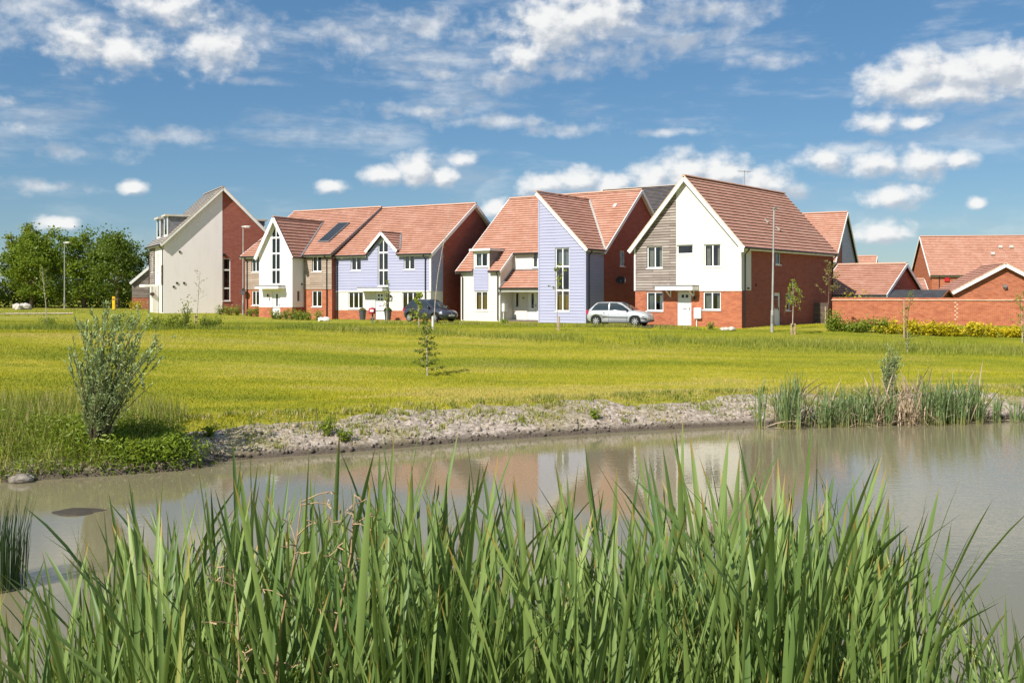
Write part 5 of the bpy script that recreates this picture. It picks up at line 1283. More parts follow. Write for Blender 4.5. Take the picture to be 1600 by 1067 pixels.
# ------------------------------------------------------------------ cars
def car(name, label, loc, heading, paint, L=3.9, Wd=1.65, Hh=1.46, strip_mat=None, rim_mat=None):
    """hatchback, nose towards +x; heading = world angle of the nose"""
    o = empty(name, loc, heading); tag(o, label, 'car', 'parked hatchbacks')
    hw = Wd / 2; x0, x1 = -L / 2, L / 2
    # stations: x, bottom z, shoulder (widest) z, belt z, centre deck z, half-width factor
    st = [(x0, .42, .60, .80, .82, .74), (x0 + .06, .32, .60, .88, .92, .86), (x0 + .22, .22, .58, .93, .97, .95), (x0 + .7, .18, .56, .93, .98, 1.0), (-.2, .17, .56, .92, .97, 1.0), (.45, .17, .56, .91, .96, 1.0),
          (x1 - 1.15, .18, .56, .88, .97, 1.0), (x1 - .8, .19, .56, .83, .93, .985), (x1 - .45, .21, .55, .76, .86, .95), (x1 - .2, .22, .53, .69, .77, .87), (x1 - .06, .26, .50, .61, .66, .75), (x1, .34, .47, .54, .57, .62)]
    ring = []
    for (x, zb, zs, zt, zc, f) in st:
        w = hw * f
        h = [(0, zb), (w * .80, zb), (w * .96, zb + .08), (w, zs), (w * .985, (zs + zt) / 2), (w * .93, zt - .03), (w * .84, zt + (zc - zt) * .35), (w * .45, zc - .01), (0, zc)]
        ring.append([Vector((x, a, b)) for a, b in h] + [Vector((x, -a, b)) for a, b in h[-2:0:-1]])
    mb = MB(); n = len(ring[0])
    for r0, r1 in zip(ring, ring[1:]):
        for i in range(n): mb.face((r0[i], r0[(i + 1) % n], r1[(i + 1) % n], r1[i]))
    mb.face(ring[0][::-1]); mb.face(ring[-1])
    body = mb.build('body', paint, o, smooth=True, weld=True)
    # wheel arches cut out of the body
    ax = (x0 + .68, x1 - .78); cut = MB()
    for a in ax:
        for sy in (1, -1): cut.tube([(a, sy * (hw - .26), .31), (a, sy * (hw + .1), .31)], .365, 20)
    cm = cut.mesh('cut', paint, weld=True); co = bpy.data.objects.new('cut', cm); COL.objects.link(co); co.parent = o
    md = body.modifiers.new('arches', 'BOOLEAN'); md.object = co; md.operation = 'DIFFERENCE'; md.solver = 'EXACT'
    bpy.context.view_layer.update(); dg = bpy.context.evaluated_depsgraph_get(); nm = bpy.data.meshes.new_from_object(body.evaluated_get(dg)); body.modifiers.clear(); body.data = nm; bpy.data.objects.remove(co)
    # cabin: body coloured shell with glass panels laid 6 mm proud
    bw, tw = hw * .90, hw * .70; b0, b1 = x0 + .07, x1 - .98; t0, t1 = x0 + .66, x1 - 1.86; zb, zt = .90, Hh
    secs = []
    for i, u in enumerate((0, .35, .7, .9, 1.0)):
        e = u ** 1.0; z = zb + (zt - zb) * (1 - (1 - u) ** 1.25); w = bw + (tw - bw) * u ** 1.5; xa = b0 + (t0 - b0) * u ** .9; xb = b1 + (t1 - b1) * u ** .92
        if i == 4: w *= .93; xa += .05; xb -= .07
        secs.append((xa, xb, w, z))
    mb = MB(); rr = []
    for (xa, xb, w, z) in secs:
        c = .10; m = (xa + xb) / 2
        rr.append([Vector(p) for p in ((xa, w - c * 1.5, z), (xa + c, w, z), (m, w + .015, z), (xb - c, w, z), (xb, w - c * 1.8, z), (xb + .05, 0, z), (xb, -w + c * 1.8, z), (xb - c, -w, z), (m, -w - .015, z), (xa + c, -w, z), (xa, -w + c * 1.5, z), (xa - .03, 0, z))])
    k = 12
    for r0, r1 in zip(rr, rr[1:]):
        for i in range(k): mb.face((r0[(i + 1) % k], r0[i], r1[i], r1[(i + 1) % k]))
    top = rr[-1]; cen = Vector(((secs[-1][0] + secs[-1][1]) / 2, 0, zt + .035))
    for i in range(k): mb.face((top[(i + 1) % k], top[i], cen))
    mb.build('roof', paint, o, smooth=True, weld=True)
    lerp = lambda a, b, t: a + (b - a) * t
    def pan(nm, pts, mat=M['car_glass'], push=.008):
        m2 = MB(); pts = [Vector(p) for p in pts]; nn = (pts[1] - pts[0]).cross(pts[2] - pts[0]).normalized(); c0 = sum(pts, Vector()) / len(pts)
        if nn.dot(c0 - Vector((.0, 0, 1.0))) < 0: nn = -nn
        m2.face([p + nn * push for p in pts]); return m2.build(nm, mat, o)
    S = lambda u, w_: [lerp(rr[int(u)][w_][j], rr[min(int(u) + 1, 4)][w_][j], u - int(u)) for j in range(3)]
    def side(sy, xa, xb, xc, xd, ua, ub):
        """glass quad between two heights: bottom xa..xb, top xc..xd"""
        def P(x, u):
            i = int(u); t = u - i; A_, B_ = secs[i], secs[min(i + 1, 4)]
            return (x, sy * (lerp(A_[2], B_[2], t) + .03), lerp(A_[3], B_[3], t))
        m2 = MB(); us = [ua, (ua + ub) / 2, ub]
        for q0, q1 in zip(us, us[1:]):
            g = lambda xl, xr, u: lerp(xl, xr, (u - ua) / (ub - ua))
            m2.face([P(g(xa, xc, q0), q0), P(g(xb, xd, q0), q0), P(g(xb, xd, q1), q1), P(g(xa, xc, q1), q1)])
        return m2.build('side_window', M['car_glass'], o)
    mid = lerp(b0, b1, .5)
    for sy in (1, -1):
        side(sy, b0 + .30, mid - .06, t0 + .12, mid - .06, .22, 2.95); side(sy, mid + .01, b1 - .18, mid + .01, t1 - .12, .22, 2.95)
    def cross(i, j0, j1, uu):
        out = []
        for u in uu:
            a_, b_ = S(u, j0), S(u, j1); out.append((a_, b_))
        return out
    for (nm, jj) in (('windscreen', (4, 5, 6)), ('rear_window', (10, 11, 0))):
        m2 = MB(); fx = .02 if nm == 'windscreen' else -.02
        us = (.12, 1, 2, 3.0) if nm == 'windscreen' else (.7, 1.4, 2.2, 3.0)
        g = [[Vector(S(u, j)) + Vector((fx, 0, .008)) for j in jj] for u in us]
        for r0, r1 in zip(g, g[1:]):
            for i in range(2): m2.face((r0[i], r0[i + 1], r1[i + 1], r1[i]))
        m2.build(nm, M['car_glass'], o)
    # wheels
    for a in ax:
        for sy in (1, -1):
            w = MB(); c = Vector((a, sy * (hw - .10), .30))
            prof = [(.17, -.09), (.27, -.09), (.30, -.06), (.30, .06), (.27, .09), (.2, .09)]
            sd_ = 22; rg = [[c + Vector((r * math.cos(2 * math.pi * i / sd_), q * sy, r * math.sin(2 * math.pi * i / sd_))) for i in range(sd_)] for r, q in prof]
            for r0, r1 in zip(rg, rg[1:]):
                for i in range(sd_): w.face((r0[i], r0[(i + 1) % sd_], r1[(i + 1) % sd_], r1[i]))
            wo_ = w.build('wheel', M['rubber'], o, smooth=True)
            w = MB(); rg = [[c + Vector((r * math.cos(2 * math.pi * i / sd_), q * sy, r * math.sin(2 * math.pi * i / sd_))) for i in range(sd_)] for r, q in ((.205, .085), (.185, .06))]
            for i in range(sd_): w.face((rg[0][i], rg[0][(i + 1) % sd_], rg[1][(i + 1) % sd_], rg[1][i]))
            for i in range(7):
                t = 2 * math.pi * i / 7; dr_ = Vector((math.cos(t), 0, math.sin(t))); w.frame(c, dr_, Vector((-dr_.z, 0, dr_.x)), Vector((0, sy, 0)), .02, .2, -.032, .032, .055, .085)
            w.frame(c, UX, Z3, Vector((0, sy, 0)), -.05, .05, -.05, .05, .05, .092); w.build('rim', rim_mat or M['alloy'], wo_)
            w = MB(); w.face([c + Vector((.2 * math.cos(2 * math.pi * i / sd_), .04 * sy, .2 * math.sin(2 * math.pi * i / sd_))) for i in range(sd_)]); w.build('brake_disc', M['black'], wo_)
    # lamps, grille, plates, mirrors, handles, rubbing strips
    for sy in (1, -1):
        h = MB(); c = Vector((x1 - .27, sy * hw * .70, .655)); A = Vector((.80, sy * -.30, -.10)).normalized(); dirs = [(math.cos(t), math.sin(t)) for t in [2 * math.pi * i / 12 for i in range(12)]]
        u_ = Vector((-.72, sy * .36, .42)).normalized(); v_ = Vector((.25, sy * .85, -.05)).normalized(); nn = Vector((.62, sy * .42, .55)).normalized()
        u_ = Vector((0, 0, 1)) - nn * nn.z; u_.normalize(); v_ = nn.cross(u_)
        c = Vector((x1 - .25, sy * hw * .76, .62)) + nn * .055
        h.face([c + v_ * (p * .19) + u_ * (q * .105) for p, q in dirs]); h.face([c + nn * -.08 + v_ * (p * .2) + u_ * (q * .115) for p, q in dirs])
        for i in range(12):
            p, q = dirs[i]; p2, q2 = dirs[(i + 1) % 12]; h.face([c + v_ * (p * .19) + u_ * (q * .105), c + v_ * (p2 * .19) + u_ * (q2 * .105), c - nn * .08 + v_ * (p2 * .2) + u_ * (q2 * .115), c - nn * .08 + v_ * (p * .2) + u_ * (q * .115)])
        h.build('headlight', M['headlight'], o)
        h = MB(); h.box(x0 + .0, x0 + .16, sy * hw * .80 - .07, sy * hw * .80 + .07, .68, .95); h.build('tail_light', M['red'], o)
        h = MB(); mx = b1 - .32; h.tube([(mx, sy * (bw - .02), .93), (mx, sy * (bw + .1), .97)], .02, 5); h.lathe((mx, sy * (bw + .15), .93), [(0, 0), (.07, .02), (.085, .08), (.06, .14), (0, .15)], 8); h.build('wing_mirror', M['black'], o)
        for hx in (mid - .32, b1 - .85): h = MB(); h.box(hx - .09, hx + .09, sy * hw * .985 - .02, sy * hw * .985 + .02, .77, .80); h.build('door_handle', strip_mat or paint, o)
        h = MB(); h.box(x0 + 1.1, x1 - 1.2, sy * hw - .01, sy * hw + .018, .50, .55); h.build('side_moulding', strip_mat or paint, o)
        for dx_ in (mid - .02, b1 - .32, x0 + 1.02):
            h = MB(); h.box(dx_ - .004, dx_ + .004, sy * hw * .99 - .004, sy * hw * .99 + .0085, .3, .88); h.build('door_gap', M['black'], o)
    h = MB(); h.box(x1 - .10, x1 - .012, -.34, .34, .525, .60); h.build('grille', M['black'], o); h = MB(); h.box(x1 - .12, x1 + .012, -.45, .45, .27, .37); h.build('lower_intake', M['black'], o)
    h = MB(); h.box(x1 - .02, x1 + .022, -.26, .26, .395, .505); h.build('number_plate', M['guard'], o); h = MB(); h.lathe((x1 - .01, 0, .54), [(0, 0), (.045, .01), (.045, .05), (0, .06)], 10); h.build('badge', M['alloy'], o)
    for sy in (1, -1): h = MB(); h.box(x1 - .46, x1 - .10, sy * hw * .86 - .06, sy * hw * .86 + .06, .455, .50); h.build('bumper_strip', strip_mat or paint, o)
    return o
M['car_glass'] = plain('tinted_car_glass', (.03, .04, .045), .06, spec=.7, var=.1); M['alloy'] = plain('silver_alloy', (.62, .62, .62), .3, metal=.7); M['headlight'] = plain('clear_headlamp', (.62, .64, .66), .1, spec=.7)
M['paint_silver'] = plain('silver_car_paint', (.55, .58, .60), .3, metal=.25, spec=.5, var=.02, coat=.7); M['paint_slate'] = plain('dark_slate_car_paint', (.055, .06, .078), .25, metal=.35, spec=.5, var=.03, coat=.9)
xs_, ys_ = 6.62, 60.6
car('silver_hatchback', 'silver hatchback parked between the tower house and gabled house', (xs_, ys_, gz(xs_, ys_) + .03), -R(27), M['paint_silver'], L=3.95, Hh=1.42, strip_mat=M['black'])
xs_, ys_ = -5.45, 66.9
car('dark_hatchback', 'dark slate hatchback parked in front of the lavender house end', (xs_, ys_, gz(xs_, ys_) + .06), -R(40), M['paint_slate'], L=3.85, Wd=1.70, Hh=1.5)

# ------------------------------------------------------------------ trees and shrubs
def limb(mb, p, d, L, r, depth, ends, bend=.25, kids=3, up=.15):
    pts = [Vector(p)]; rad = [r]; d = Vector(d).normalized(); n = 4
    for i in range(n):
        d = (d + Vector((random.uniform(-bend, bend), random.uniform(-bend, bend), random.uniform(-bend * .4, bend * .4) + up * .3))).normalized()
        pts.append(pts[-1] + d * (L / n)); rad.append(r * (1 - .75 * (i + 1) / n))
    mb.tube(pts, rad, 6 if depth > 1 else 4, cap=False)
    if depth <= 0: ends += [pts[-1], pts[-2]]; return
    for c in range(kids):
        q = random.choice(pts[2:]); a = random.uniform(0, 6.283)
        dd_ = (d + Vector((math.cos(a), math.sin(a), random.uniform(-.2, .6))) * .9).normalized()
        limb(mb, q, dd_, L * random.uniform(.5, .75), r * .42, depth - 1, ends, bend, kids, up)
    ends += [pts[-1]]

def big_tree(x, y, h, spread, label, mat, seed, clumps=104, per=88):
    random.seed(seed); z = gz(x, y); o = empty('broadleaf_tree', (x, y, z)); tag(o, label, 'tree', 'trees beyond the tall house')
    mb = MB(); ends = []; fork = h * random.uniform(.2, .32)
    mb.tube([(0, 0, -.3), (.05, 0, fork * .6), (random.uniform(-.2, .2), 0, fork), (random.uniform(-.3, .3), .1, h * .7)], [h * .03, h * .024, h * .02, h * .006], 8)
    for i in range(9):
        a = i * 2.4 + random.random(); b = random.uniform(.25, .7) * h
        limb(mb, (0, 0, b * .85), (math.cos(a), math.sin(a), random.uniform(.4, 1.1)), spread * random.uniform(.7, 1.0), h * .011, 1, ends, .3, 3)
    mb.build('trunk', M['bark'], o)
    C = []
    for i in range(clumps):
        if i < len(ends) and random.random() < .85: c = ends[i]
        else:
            u = random.uniform(.12, 1.0); rad = spread * (math.sin(math.pi * min(1, u * .88 + .14)) ** .6) * math.sqrt(random.random()); a = random.uniform(0, 6.283)
            c = Vector((rad * math.cos(a), rad * math.sin(a), u * h * .92))
        s_ = random.uniform(.25, .9) * spread * .26; n = int(per * random.uniform(.6, 1.4))
        P = rng.normal(size=(n, 3)) * np.array([s_, s_, s_ * .7]) + np.array(c); C.append(np.c_[P, np.full(n, random.random())])
    C = np.concatenate(C); C = C[(C[:, 2] > .35) & (C[:, 2] < h * 1.08)]
    V, Fc, T = leaf_quads(C[:, :3], .26, np.clip(C[:, 3] * .7 + rng.uniform(0, .3, len(C)), 0, 1), .1, .75)
    link('crown', np_mesh('crown', V, Fc, mat, {'tone': T}), o)
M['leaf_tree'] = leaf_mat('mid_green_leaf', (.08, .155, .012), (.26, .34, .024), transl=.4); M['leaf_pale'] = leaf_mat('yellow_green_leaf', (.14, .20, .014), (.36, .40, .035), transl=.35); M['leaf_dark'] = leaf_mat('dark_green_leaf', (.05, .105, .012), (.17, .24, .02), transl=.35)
TREES = [(-62.0, 112, 9.6, 3.0, 'leaf_pale', 'pale airy tree at the far left edge of the photo'), (-57.2, 118, 10.6, 2.5, 'leaf_pale', 'tallest pale tree, second from the left edge'), (-53.6, 111, 8.6, 2.9, 'leaf_tree', 'round mid green tree left of the far left street lamp'),
         (-48.6, 113, 8.9, 3.0, 'leaf_tree', 'broad mid green tree directly behind the far left street lamp'), (-44.0, 111, 9.0, 3.2, 'leaf_dark', 'dense dark tree right of the far left street lamp'), (-39.4, 116, 8.0, 2.8, 'leaf_tree', 'mid green tree beside the timber wing house'), (-67.5, 117, 9.4, 3.2, 'leaf_dark', 'dark tree partly outside the left edge of the photo'), (-58.4, 124, 7.4, 3.4, 'leaf_dark', 'low dark tree in the gap behind the pale trees'), (-50.5, 126, 7.8, 3.4, 'leaf_dark', 'dark tree filling the back row behind the lamp'), (-42.0, 127, 7.6, 3.2, 'leaf_dark', 'dark tree in the back row near the timber wing')]
for i, t in enumerate(TREES): big_tree(*t[:4], t[5], M[t[4]], 100 + i)
random.seed(5)
# dark hedge line under the trees: a far mass nobody could count
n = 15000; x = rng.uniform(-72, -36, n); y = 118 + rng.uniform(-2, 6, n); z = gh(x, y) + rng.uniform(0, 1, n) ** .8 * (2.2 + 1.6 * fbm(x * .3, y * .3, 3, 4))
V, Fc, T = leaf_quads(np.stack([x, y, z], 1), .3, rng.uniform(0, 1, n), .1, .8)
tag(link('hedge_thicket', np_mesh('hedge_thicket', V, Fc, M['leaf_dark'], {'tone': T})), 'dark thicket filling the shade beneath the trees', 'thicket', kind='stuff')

def sapling(x, y, h, label, mat, leaf_n, crown0, spread, lean=(0, 0), bark='bark_pale', stake=None, guard=False, weep=False, leaf=.09, seed=1, name='sapling', twigs=14):
    random.seed(seed); o = empty(name, (x, y, gz(x, y))); tag(o, label, 'sapling', 'young trees on the lawn')
    mb = MB(); L = Vector((lean[0], lean[1], h)); pts = [Vector((L.x * t ** 1.4, L.y * t, h * t)) + Vector((math.sin(t * 7 + seed) * .02 * h * .3, 0, 0)) for t in (0, .2, .4, .6, .8, 1)]
    pts[0].z = -.1; mb.tube(pts, [.032, .028, .023, .018, .012, .005], 6); mb.build('trunk', M[bark], o)
    br = MB(); C = []
    for i in range(twigs):
        t = crown0 + (1 - crown0) * (i + .5) / twigs; k = min(4, int(t * 5)); p = pts[k].lerp(pts[k + 1], t * 5 - k); a = random.uniform(0, 6.283); s_ = spread * (1.1 - .7 * (t - crown0) / (1 - crown0)) * random.uniform(.6, 1.1)
        if weep: q = p + Vector((math.cos(a) * s_ * .6, math.sin(a) * s_ * .6, s_ * .5)); e = q + Vector((math.cos(a) * s_ * .45, math.sin(a) * s_ * .45, -s_ * random.uniform(1.0, 2.0)))
        else: q = p + Vector((math.cos(a) * s_ * .5, math.sin(a) * s_ * .5, s_ * .35)); e = p + Vector((math.cos(a) * s_, math.sin(a) * s_, s_ * random.uniform(.5, .9)))
        br.tube([p, q, e], [.009, .006, .003], 4, cap=False)
        m_ = max(1, leaf_n // twigs)
        for j in range(m_):
            u = random.uniform(.25, 1); c = p.lerp(q, u * 2) if u < .5 else q.lerp(e, u * 2 - 1); C.append(c + Vector((random.gauss(0, .05), random.gauss(0, .05), random.gauss(0, .05))))
    br.build('branches', M[bark], o)
    if leaf_n:
        C = np.array([tuple(c) for c in C]); V, Fc, T = leaf_quads(C, leaf, rng.uniform(0, 1, len(C)), -.2 if weep else .2, .6); link('foliage', np_mesh('foliage', V, Fc, mat, {'tone': T}), o)
    if stake:
        for sx in stake[1:]: mb = MB(); mb.tube([(sx, -.05, -.2), (sx, -.05, stake[0])], .04, 6); mb.build('stake', M['stake'], o)
        mb = MB(); mb.box(min(stake[1:]) - .03, max(.05, max(stake[1:])) + .03, -.07, .04, stake[0] * .75, stake[0] * .75 + .06); mb.build('tie', M['black'], o)
    if guard: mb = MB(); mb.tube([(0, 0, -.05), (0.01, 0, .75)], .062, 8); mb.build('trunk_guard', M['guard'], o)
    return o
px = lambda x, y: ((x - 800) / 1555.6 * y, y)
sapling(*px(307, 62), 3.3, 'thin sparse sapling before the cream gable wall', M['leaf_straw'], 90, .35, .75, (.25, 0), stake=(.6, -.09), seed=11)
sapling(*px(73, 57), 3.4, 'slender leaning sapling beside the sandy patch at far left', M['leaf_tree'], 260, .6, .8, (-.25, 0), seed=12)
sapling(*px(604, 66.8), 2.8, 'green leaved sapling just in front of the lavender house door', M['leaf_bright'] if 'leaf_bright' in M else M['leaf_pale'], 130, .35, .35, (.1, 0), seed=13, leaf=.14)
sapling(*px(676, 55), 7.4, 'tall bare leaning whip of a tree with white guard', None, 0, .35, .35, (1.15, 0), guard=True, seed=14, twigs=9)
sapling(*px(871, 56), 3.7, 'small sapling with stake before the lavender tower window', M['leaf_pale'], 150, .55, .55, (.02, 0), stake=(.8, .09), seed=15, leaf=.13)
sapling(*px(1239, 54.5), 2.9, 'weeping sapling on two stakes right of the street lamp', M['leaf_pale'], 520, .55, .62, (0, 0), stake=(.62, -.1, .1), weep=True, seed=16, leaf=.10)
sapling(*px(1293, 61), 3.9, 'narrow staked sapling at the back corner of the gabled house', M['leaf_straw'], 420, .45, .75, (.15, 0), stake=(1.2, -.14), seed=17, bark='bark', leaf=.10)
sapling(*px(1415, 54), 2.5, 'sapling with tall pale stake before the garden wall', M['leaf_pale'], 170, .2, .55, (.35, 0), stake=(2.1, -.1), seed=18, bark='bark')
sapling(*px(1597, 52), 2.6, 'leafy sapling cut by the right edge of the photo', M['leaf_pale'], 300, .2, .55, (.0, 0), seed=19)
sapling(*px(1418, 47.5), .95, 'tiny leafy tree low on the lawn at right', M['leaf_tree'], 130, .15, .25, (.0, 0), seed=20, leaf=.08)
sapling(*px(655, 55.5), 2.0, 'bushy yellow green sapling in front of the dark car', M['leaf_yellow'] if 'leaf_yellow' in M else M['leaf_pale'], 300, .05, .6, (-.1, 0), seed=21, leaf=.16)

def conifer(x, y, h):
    """small open conifer with drooping layered branches"""
    random.seed(33); o = empty('young_conifer', (x, y, gz(x, y))); tag(o, 'small open conifer standing alone on the mown lawn', 'conifer')
    mb = MB(); mb.tube([(0, 0, -.1), (-.02, 0, h * .5), (-.06, 0, h)], [.035, .025, .006], 6); mb.build('trunk', M['bark_pale'], o)
    C = []; br = MB()
    for i in range(34):
        t = .12 + .88 * (i / 34) ** .9; a = i * 2.399; s_ = (.62 * (1 - t) ** .75 + .08) * random.uniform(.6, 1.25); p = Vector((-.06 * t * t, 0, h * t)); e = p + Vector((math.cos(a) * s_, math.sin(a) * s_, random.uniform(-.05, .14)))
        br.tube([p, p.lerp(e, .5) + Z3 * .04, e], [.01, .007, .003], 4, cap=False)
        for j in range(int(24 * s_ / .5) + 5): u = random.uniform(.2, 1.05); C.append(p.lerp(e, u) + Vector((random.gauss(0, .035), random.gauss(0, .035), random.gauss(-.02, .03))))
    br.build('branches', M['bark'], o)
    C = np.array([tuple(c) for c in C]); V, Fc, T = leaf_quads(C, .12, rng.uniform(0, 1, len(C)), -.1, .35); link('needles', np_mesh('needles', V, Fc, M['leaf_conifer'], {'tone': T}), o)
M['leaf_conifer'] = leaf_mat('conifer_needle', (.075, .12, .015), (.22, .26, .035), transl=.3)
M['leaf_bush'] = leaf_mat('golden_shrub_leaf', (.34, .31, .01), (.80, .63, .02), transl=.35); M['leaf_green'] = leaf_mat('fresh_shrub_leaf', (.10, .17, .015), (.28, .35, .035), transl=.35)
conifer(*px(668, 37.2), 2.1)

def bush(x, y, r_, h, label, mat, group, n=420, leaf=.13, name='shrub', seed=0):
    random.seed(seed); o = empty(name, (x, y, gz(x, y))); tag(o, label, 'shrub', group)
    mb = MB(); C = []
    for i in range(9):
        a = random.uniform(0, 6.283); q = Vector((math.cos(a) * r_ * random.uniform(.3, .95), math.sin(a) * r_ * random.uniform(.3, .9), h * random.uniform(.55, 1.05))); mb.tube([(0, 0, -.05), q * .5 + Z3 * .05, q], [.018, .012, .005], 4, cap=False)
        m_ = n // 9; t = rng.uniform(.15, 1.05, m_)[:, None]; C.append(np.array(q)[None] * t + rng.normal(0, 1, (m_, 3)) * np.array([r_ * .26, r_ * .26, h * .12]))
    mb.build('stems', M['bark'], o); C = np.concatenate(C); C[:, 2] = np.abs(C[:, 2])
    V, Fc, T = leaf_quads(C, leaf, np.clip(C[:, 2] / h * .6 + rng.uniform(0, .5, len(C)), 0, 1), .3, .6); link('foliage', np_mesh('foliage', V, Fc, mat, {'tone': T}), o)
for i in range(30):
    t = i / 29; x = 18.2 + 14.2 * t + random.uniform(-.25, .25); y = 57.2 - 4.0 * t + random.uniform(-.2, .2)
    yel = i > 5
    bush(x, y, random.uniform(.45, .62), random.uniform(.5, .85) if i != 1 else 1.15, ORD[i] + (' shrub from the left below the garden wall, golden yellow leaves' if yel else ' shrub from the left below the garden wall, greener leaves'), M['leaf_bush'] if yel else M['leaf_green'], 'shrubs below the garden wall', 520, seed=200 + i)
for i, (pxx, D_) in enumerate(((345, 79), (358, 79), (370, 79), (392, 78), (401, 78), (428, 73.5), (437, 73.5), (447, 73.2), (456, 73), (465, 72.6), (473, 72.4), (481, 72), (497, 71))):
    bush((pxx - 800) / 1555.6 * D_, D_, .42, random.uniform(.5, .8), (ORD[i] + ' low green shrub from the left before the tall house brick gable') if i < 5 else (ORD[i - 5] + ' low green shrub from the left before the cream gable house'), M['leaf_green'], 'low shrubs before the tall house' if i < 5 else 'low shrubs before the cream gable house', 260, .12, seed=300 + i)
bush(-38.8, 103, .9, .9, 'yellow flowering shrub beside the timber wing house', M['leaf_bush'], None, 300, .16, seed=350)
bush(*px(1340, 66.8), 1.1, 2.0, 'yellow green bush rising behind the garden wall by the garage', M['leaf_bush'], None, 600, .13, seed=351); bush(*px(1110, 57.0), .35, .45, 'small green weed at the gabled house front door', M['leaf_green'], None, 160, .1, seed=352); bush(*px(789, 64.3), .4, .35, 'small green plant by the tower house porch', M['leaf_green'], None, 160, .1, seed=353)
for i, (pxx, D_, h_) in enumerate(((76, 56.5, .7), (182, 58, .9), (205, 58, .8), (240, 56, .7), (262, 55.5, .6), (281, 55.5, .8), (290, 55, 1.5), (318, 55.5, .7), (335, 56, .6))):
    bush((pxx - 800) / 1555.6 * D_, D_, .55 if h_ < 1 else .4, h_, 'tall pointed weedy shrub in the rough grass at left' if h_ > 1 else ORD[i] + ' low weedy shrub from the left in the rough grass', M['leaf_green'], 'weedy shrubs in the rough grass', 300, .12, seed=360 + i)

# small heaps by the houses
def heap(x, y, r_, h, label, mat, name, cat, n=9):
    o = empty(name, (x, y, gz(x, y) + .04)); tag(o, label, cat)
    for i in range(n):
        bm = bmesh.new(); bmesh.ops.create_icosphere(bm, subdivisions=1, radius=1)
        s_ = random.uniform(.35, .6) * r_
        for v in bm.verts: v.co = Vector((v.co.x * s_, v.co.y * s_ * .8, v.co.z * h * .5)) * random.uniform(.85, 1.15)
        me = bpy.data.meshes.new('lump'); bm.to_mesh(me); bm.free(); me.materials.append(mat)
        q = link('lump', me, o); q.location = (random.uniform(-.6, .6) * r_, random.uniform(-.4, .4) * r_, h * .35 * random.uniform(.3, 1))
heap(*px(506, 70.2), .5, .32, 'pale heap of bags by the timber wing of the cream house', M['guard'], 'bag_heap', 'heap'); heap(*px(1136, 56.6), .45, .22, 'pale rubble heap before the gabled house', M['concrete'], 'rubble_heap', 'heap'); heap(*px(33, 101), 1.0, .8, 'pale rubble heap beneath the trees at far left', M['concrete'], 'rubble_heap', 'heap', 12)
# ------------------------------------------------------------------ waterside plants
M['leaf_willow'] = leaf_mat('silver_willow_leaf', (.16, .235, .07), (.52, .62, .30), transl=.25, rough=.45)
M['stem_willow'] = plain('brown_willow_stem', (.13, .10, .06), .8)
M['leaf_lush'] = leaf_mat('lush_waterside_leaf', (.06, .14, .01), (.29, .37, .03), transl=.35)

def willow(x, y, h, spread, label, stems, per, leaf, seed, lean=.28, z=None):
    random.seed(seed); o = empty('willow_shrub', (x, y, gz(x, y) if z is None else z)); tag(o, label, 'shrub')
    mb = MB(); C = []; Dn = []
    for i in range(stems):
        a = random.uniform(0, 6.283); f = math.sqrt(random.random()); L = h * random.uniform(.55, 1.0) * (1 - .15 * f)
        tip = Vector((math.cos(a) * spread * f + lean * L * random.uniform(.3, 1), math.sin(a) * spread * f * .8, L)); base = Vector((math.cos(a) * .12 * f, math.sin(a) * .12 * f, 0))
        pts = [base.lerp(tip, t) + Vector((tip.x - base.x, tip.y - base.y, 0)) * (-.18 * math.sin(math.pi * t)) for t in (0, .25, .5, .75, 1)]
        mb.tube(pts, [.018, .014, .010, .007, .003], 4, cap=False)
        sub = [(pts, .14)]
        for j in range(5):
            t = random.uniform(.15, .9); k = min(3, int(t * 4)); p = pts[k].lerp(pts[k + 1], t * 4 - k); a2 = random.uniform(0, 6.283); l2 = h * random.uniform(.08, .2)
            e = p + Vector((math.cos(a2) * l2 * .55 + lean * l2, math.sin(a2) * l2 * .55, l2)); mb.tube([p, e], [.006, .002], 3, cap=False); sub.append(([p, p.lerp(e, .3), p.lerp(e, .55), p.lerp(e, .8), e], .1))
        for sp, t0 in sub:
            m_ = per if t0 > .2 else per // 2
            for j in range(m_):
                t = random.uniform(t0, 1.02); k = min(3, int(t * 4)); p = sp[k].lerp(sp[k + 1], t * 4 - k); C.append(p); Dn.append((sp[k + 1] - sp[k]).normalized())
    mb.build('stems', M['stem_willow'], o)
    C = np.array([tuple(c) for c in C]); Dn = np.array([tuple(c) for c in Dn]); n = len(C)
    d = Dn + rng.normal(0, .42, (n, 3)); d /= np.linalg.norm(d, axis=1)[:, None]; e = np.cross(d, rng.normal(size=(n, 3))); e /= np.linalg.norm(e, axis=1)[:, None]; s_ = leaf * rng.uniform(.6, 1.25, (n, 1))
    V = np.stack([C, C + d * s_ * .45 + e * s_ * .16, C + d * s_, C + d * s_ * .45 - e * s_ * .16], 1).reshape(-1, 3)
    link('foliage', np_mesh('foliage', V, np.arange(4 * n).reshape(-1, 4), M['leaf_willow'], {'tone': np.repeat(np.clip(rng.uniform(0, 1, n), 0, 1), 4)}), o)
wx, wy = (150 - 800) / 1555.6 * 23.8, 23.85
willow(wx, wy, 3.85, 1.2, 'silvery willow shrub on the left bank of the pond', 58, 78, .098, 51, .25)
willow((1392 - 800) / 1555.6 * 34.2, 34.4, 2.0, .32, 'slim green willow among the far shore reeds', 26, 40, .09, 52, .08)

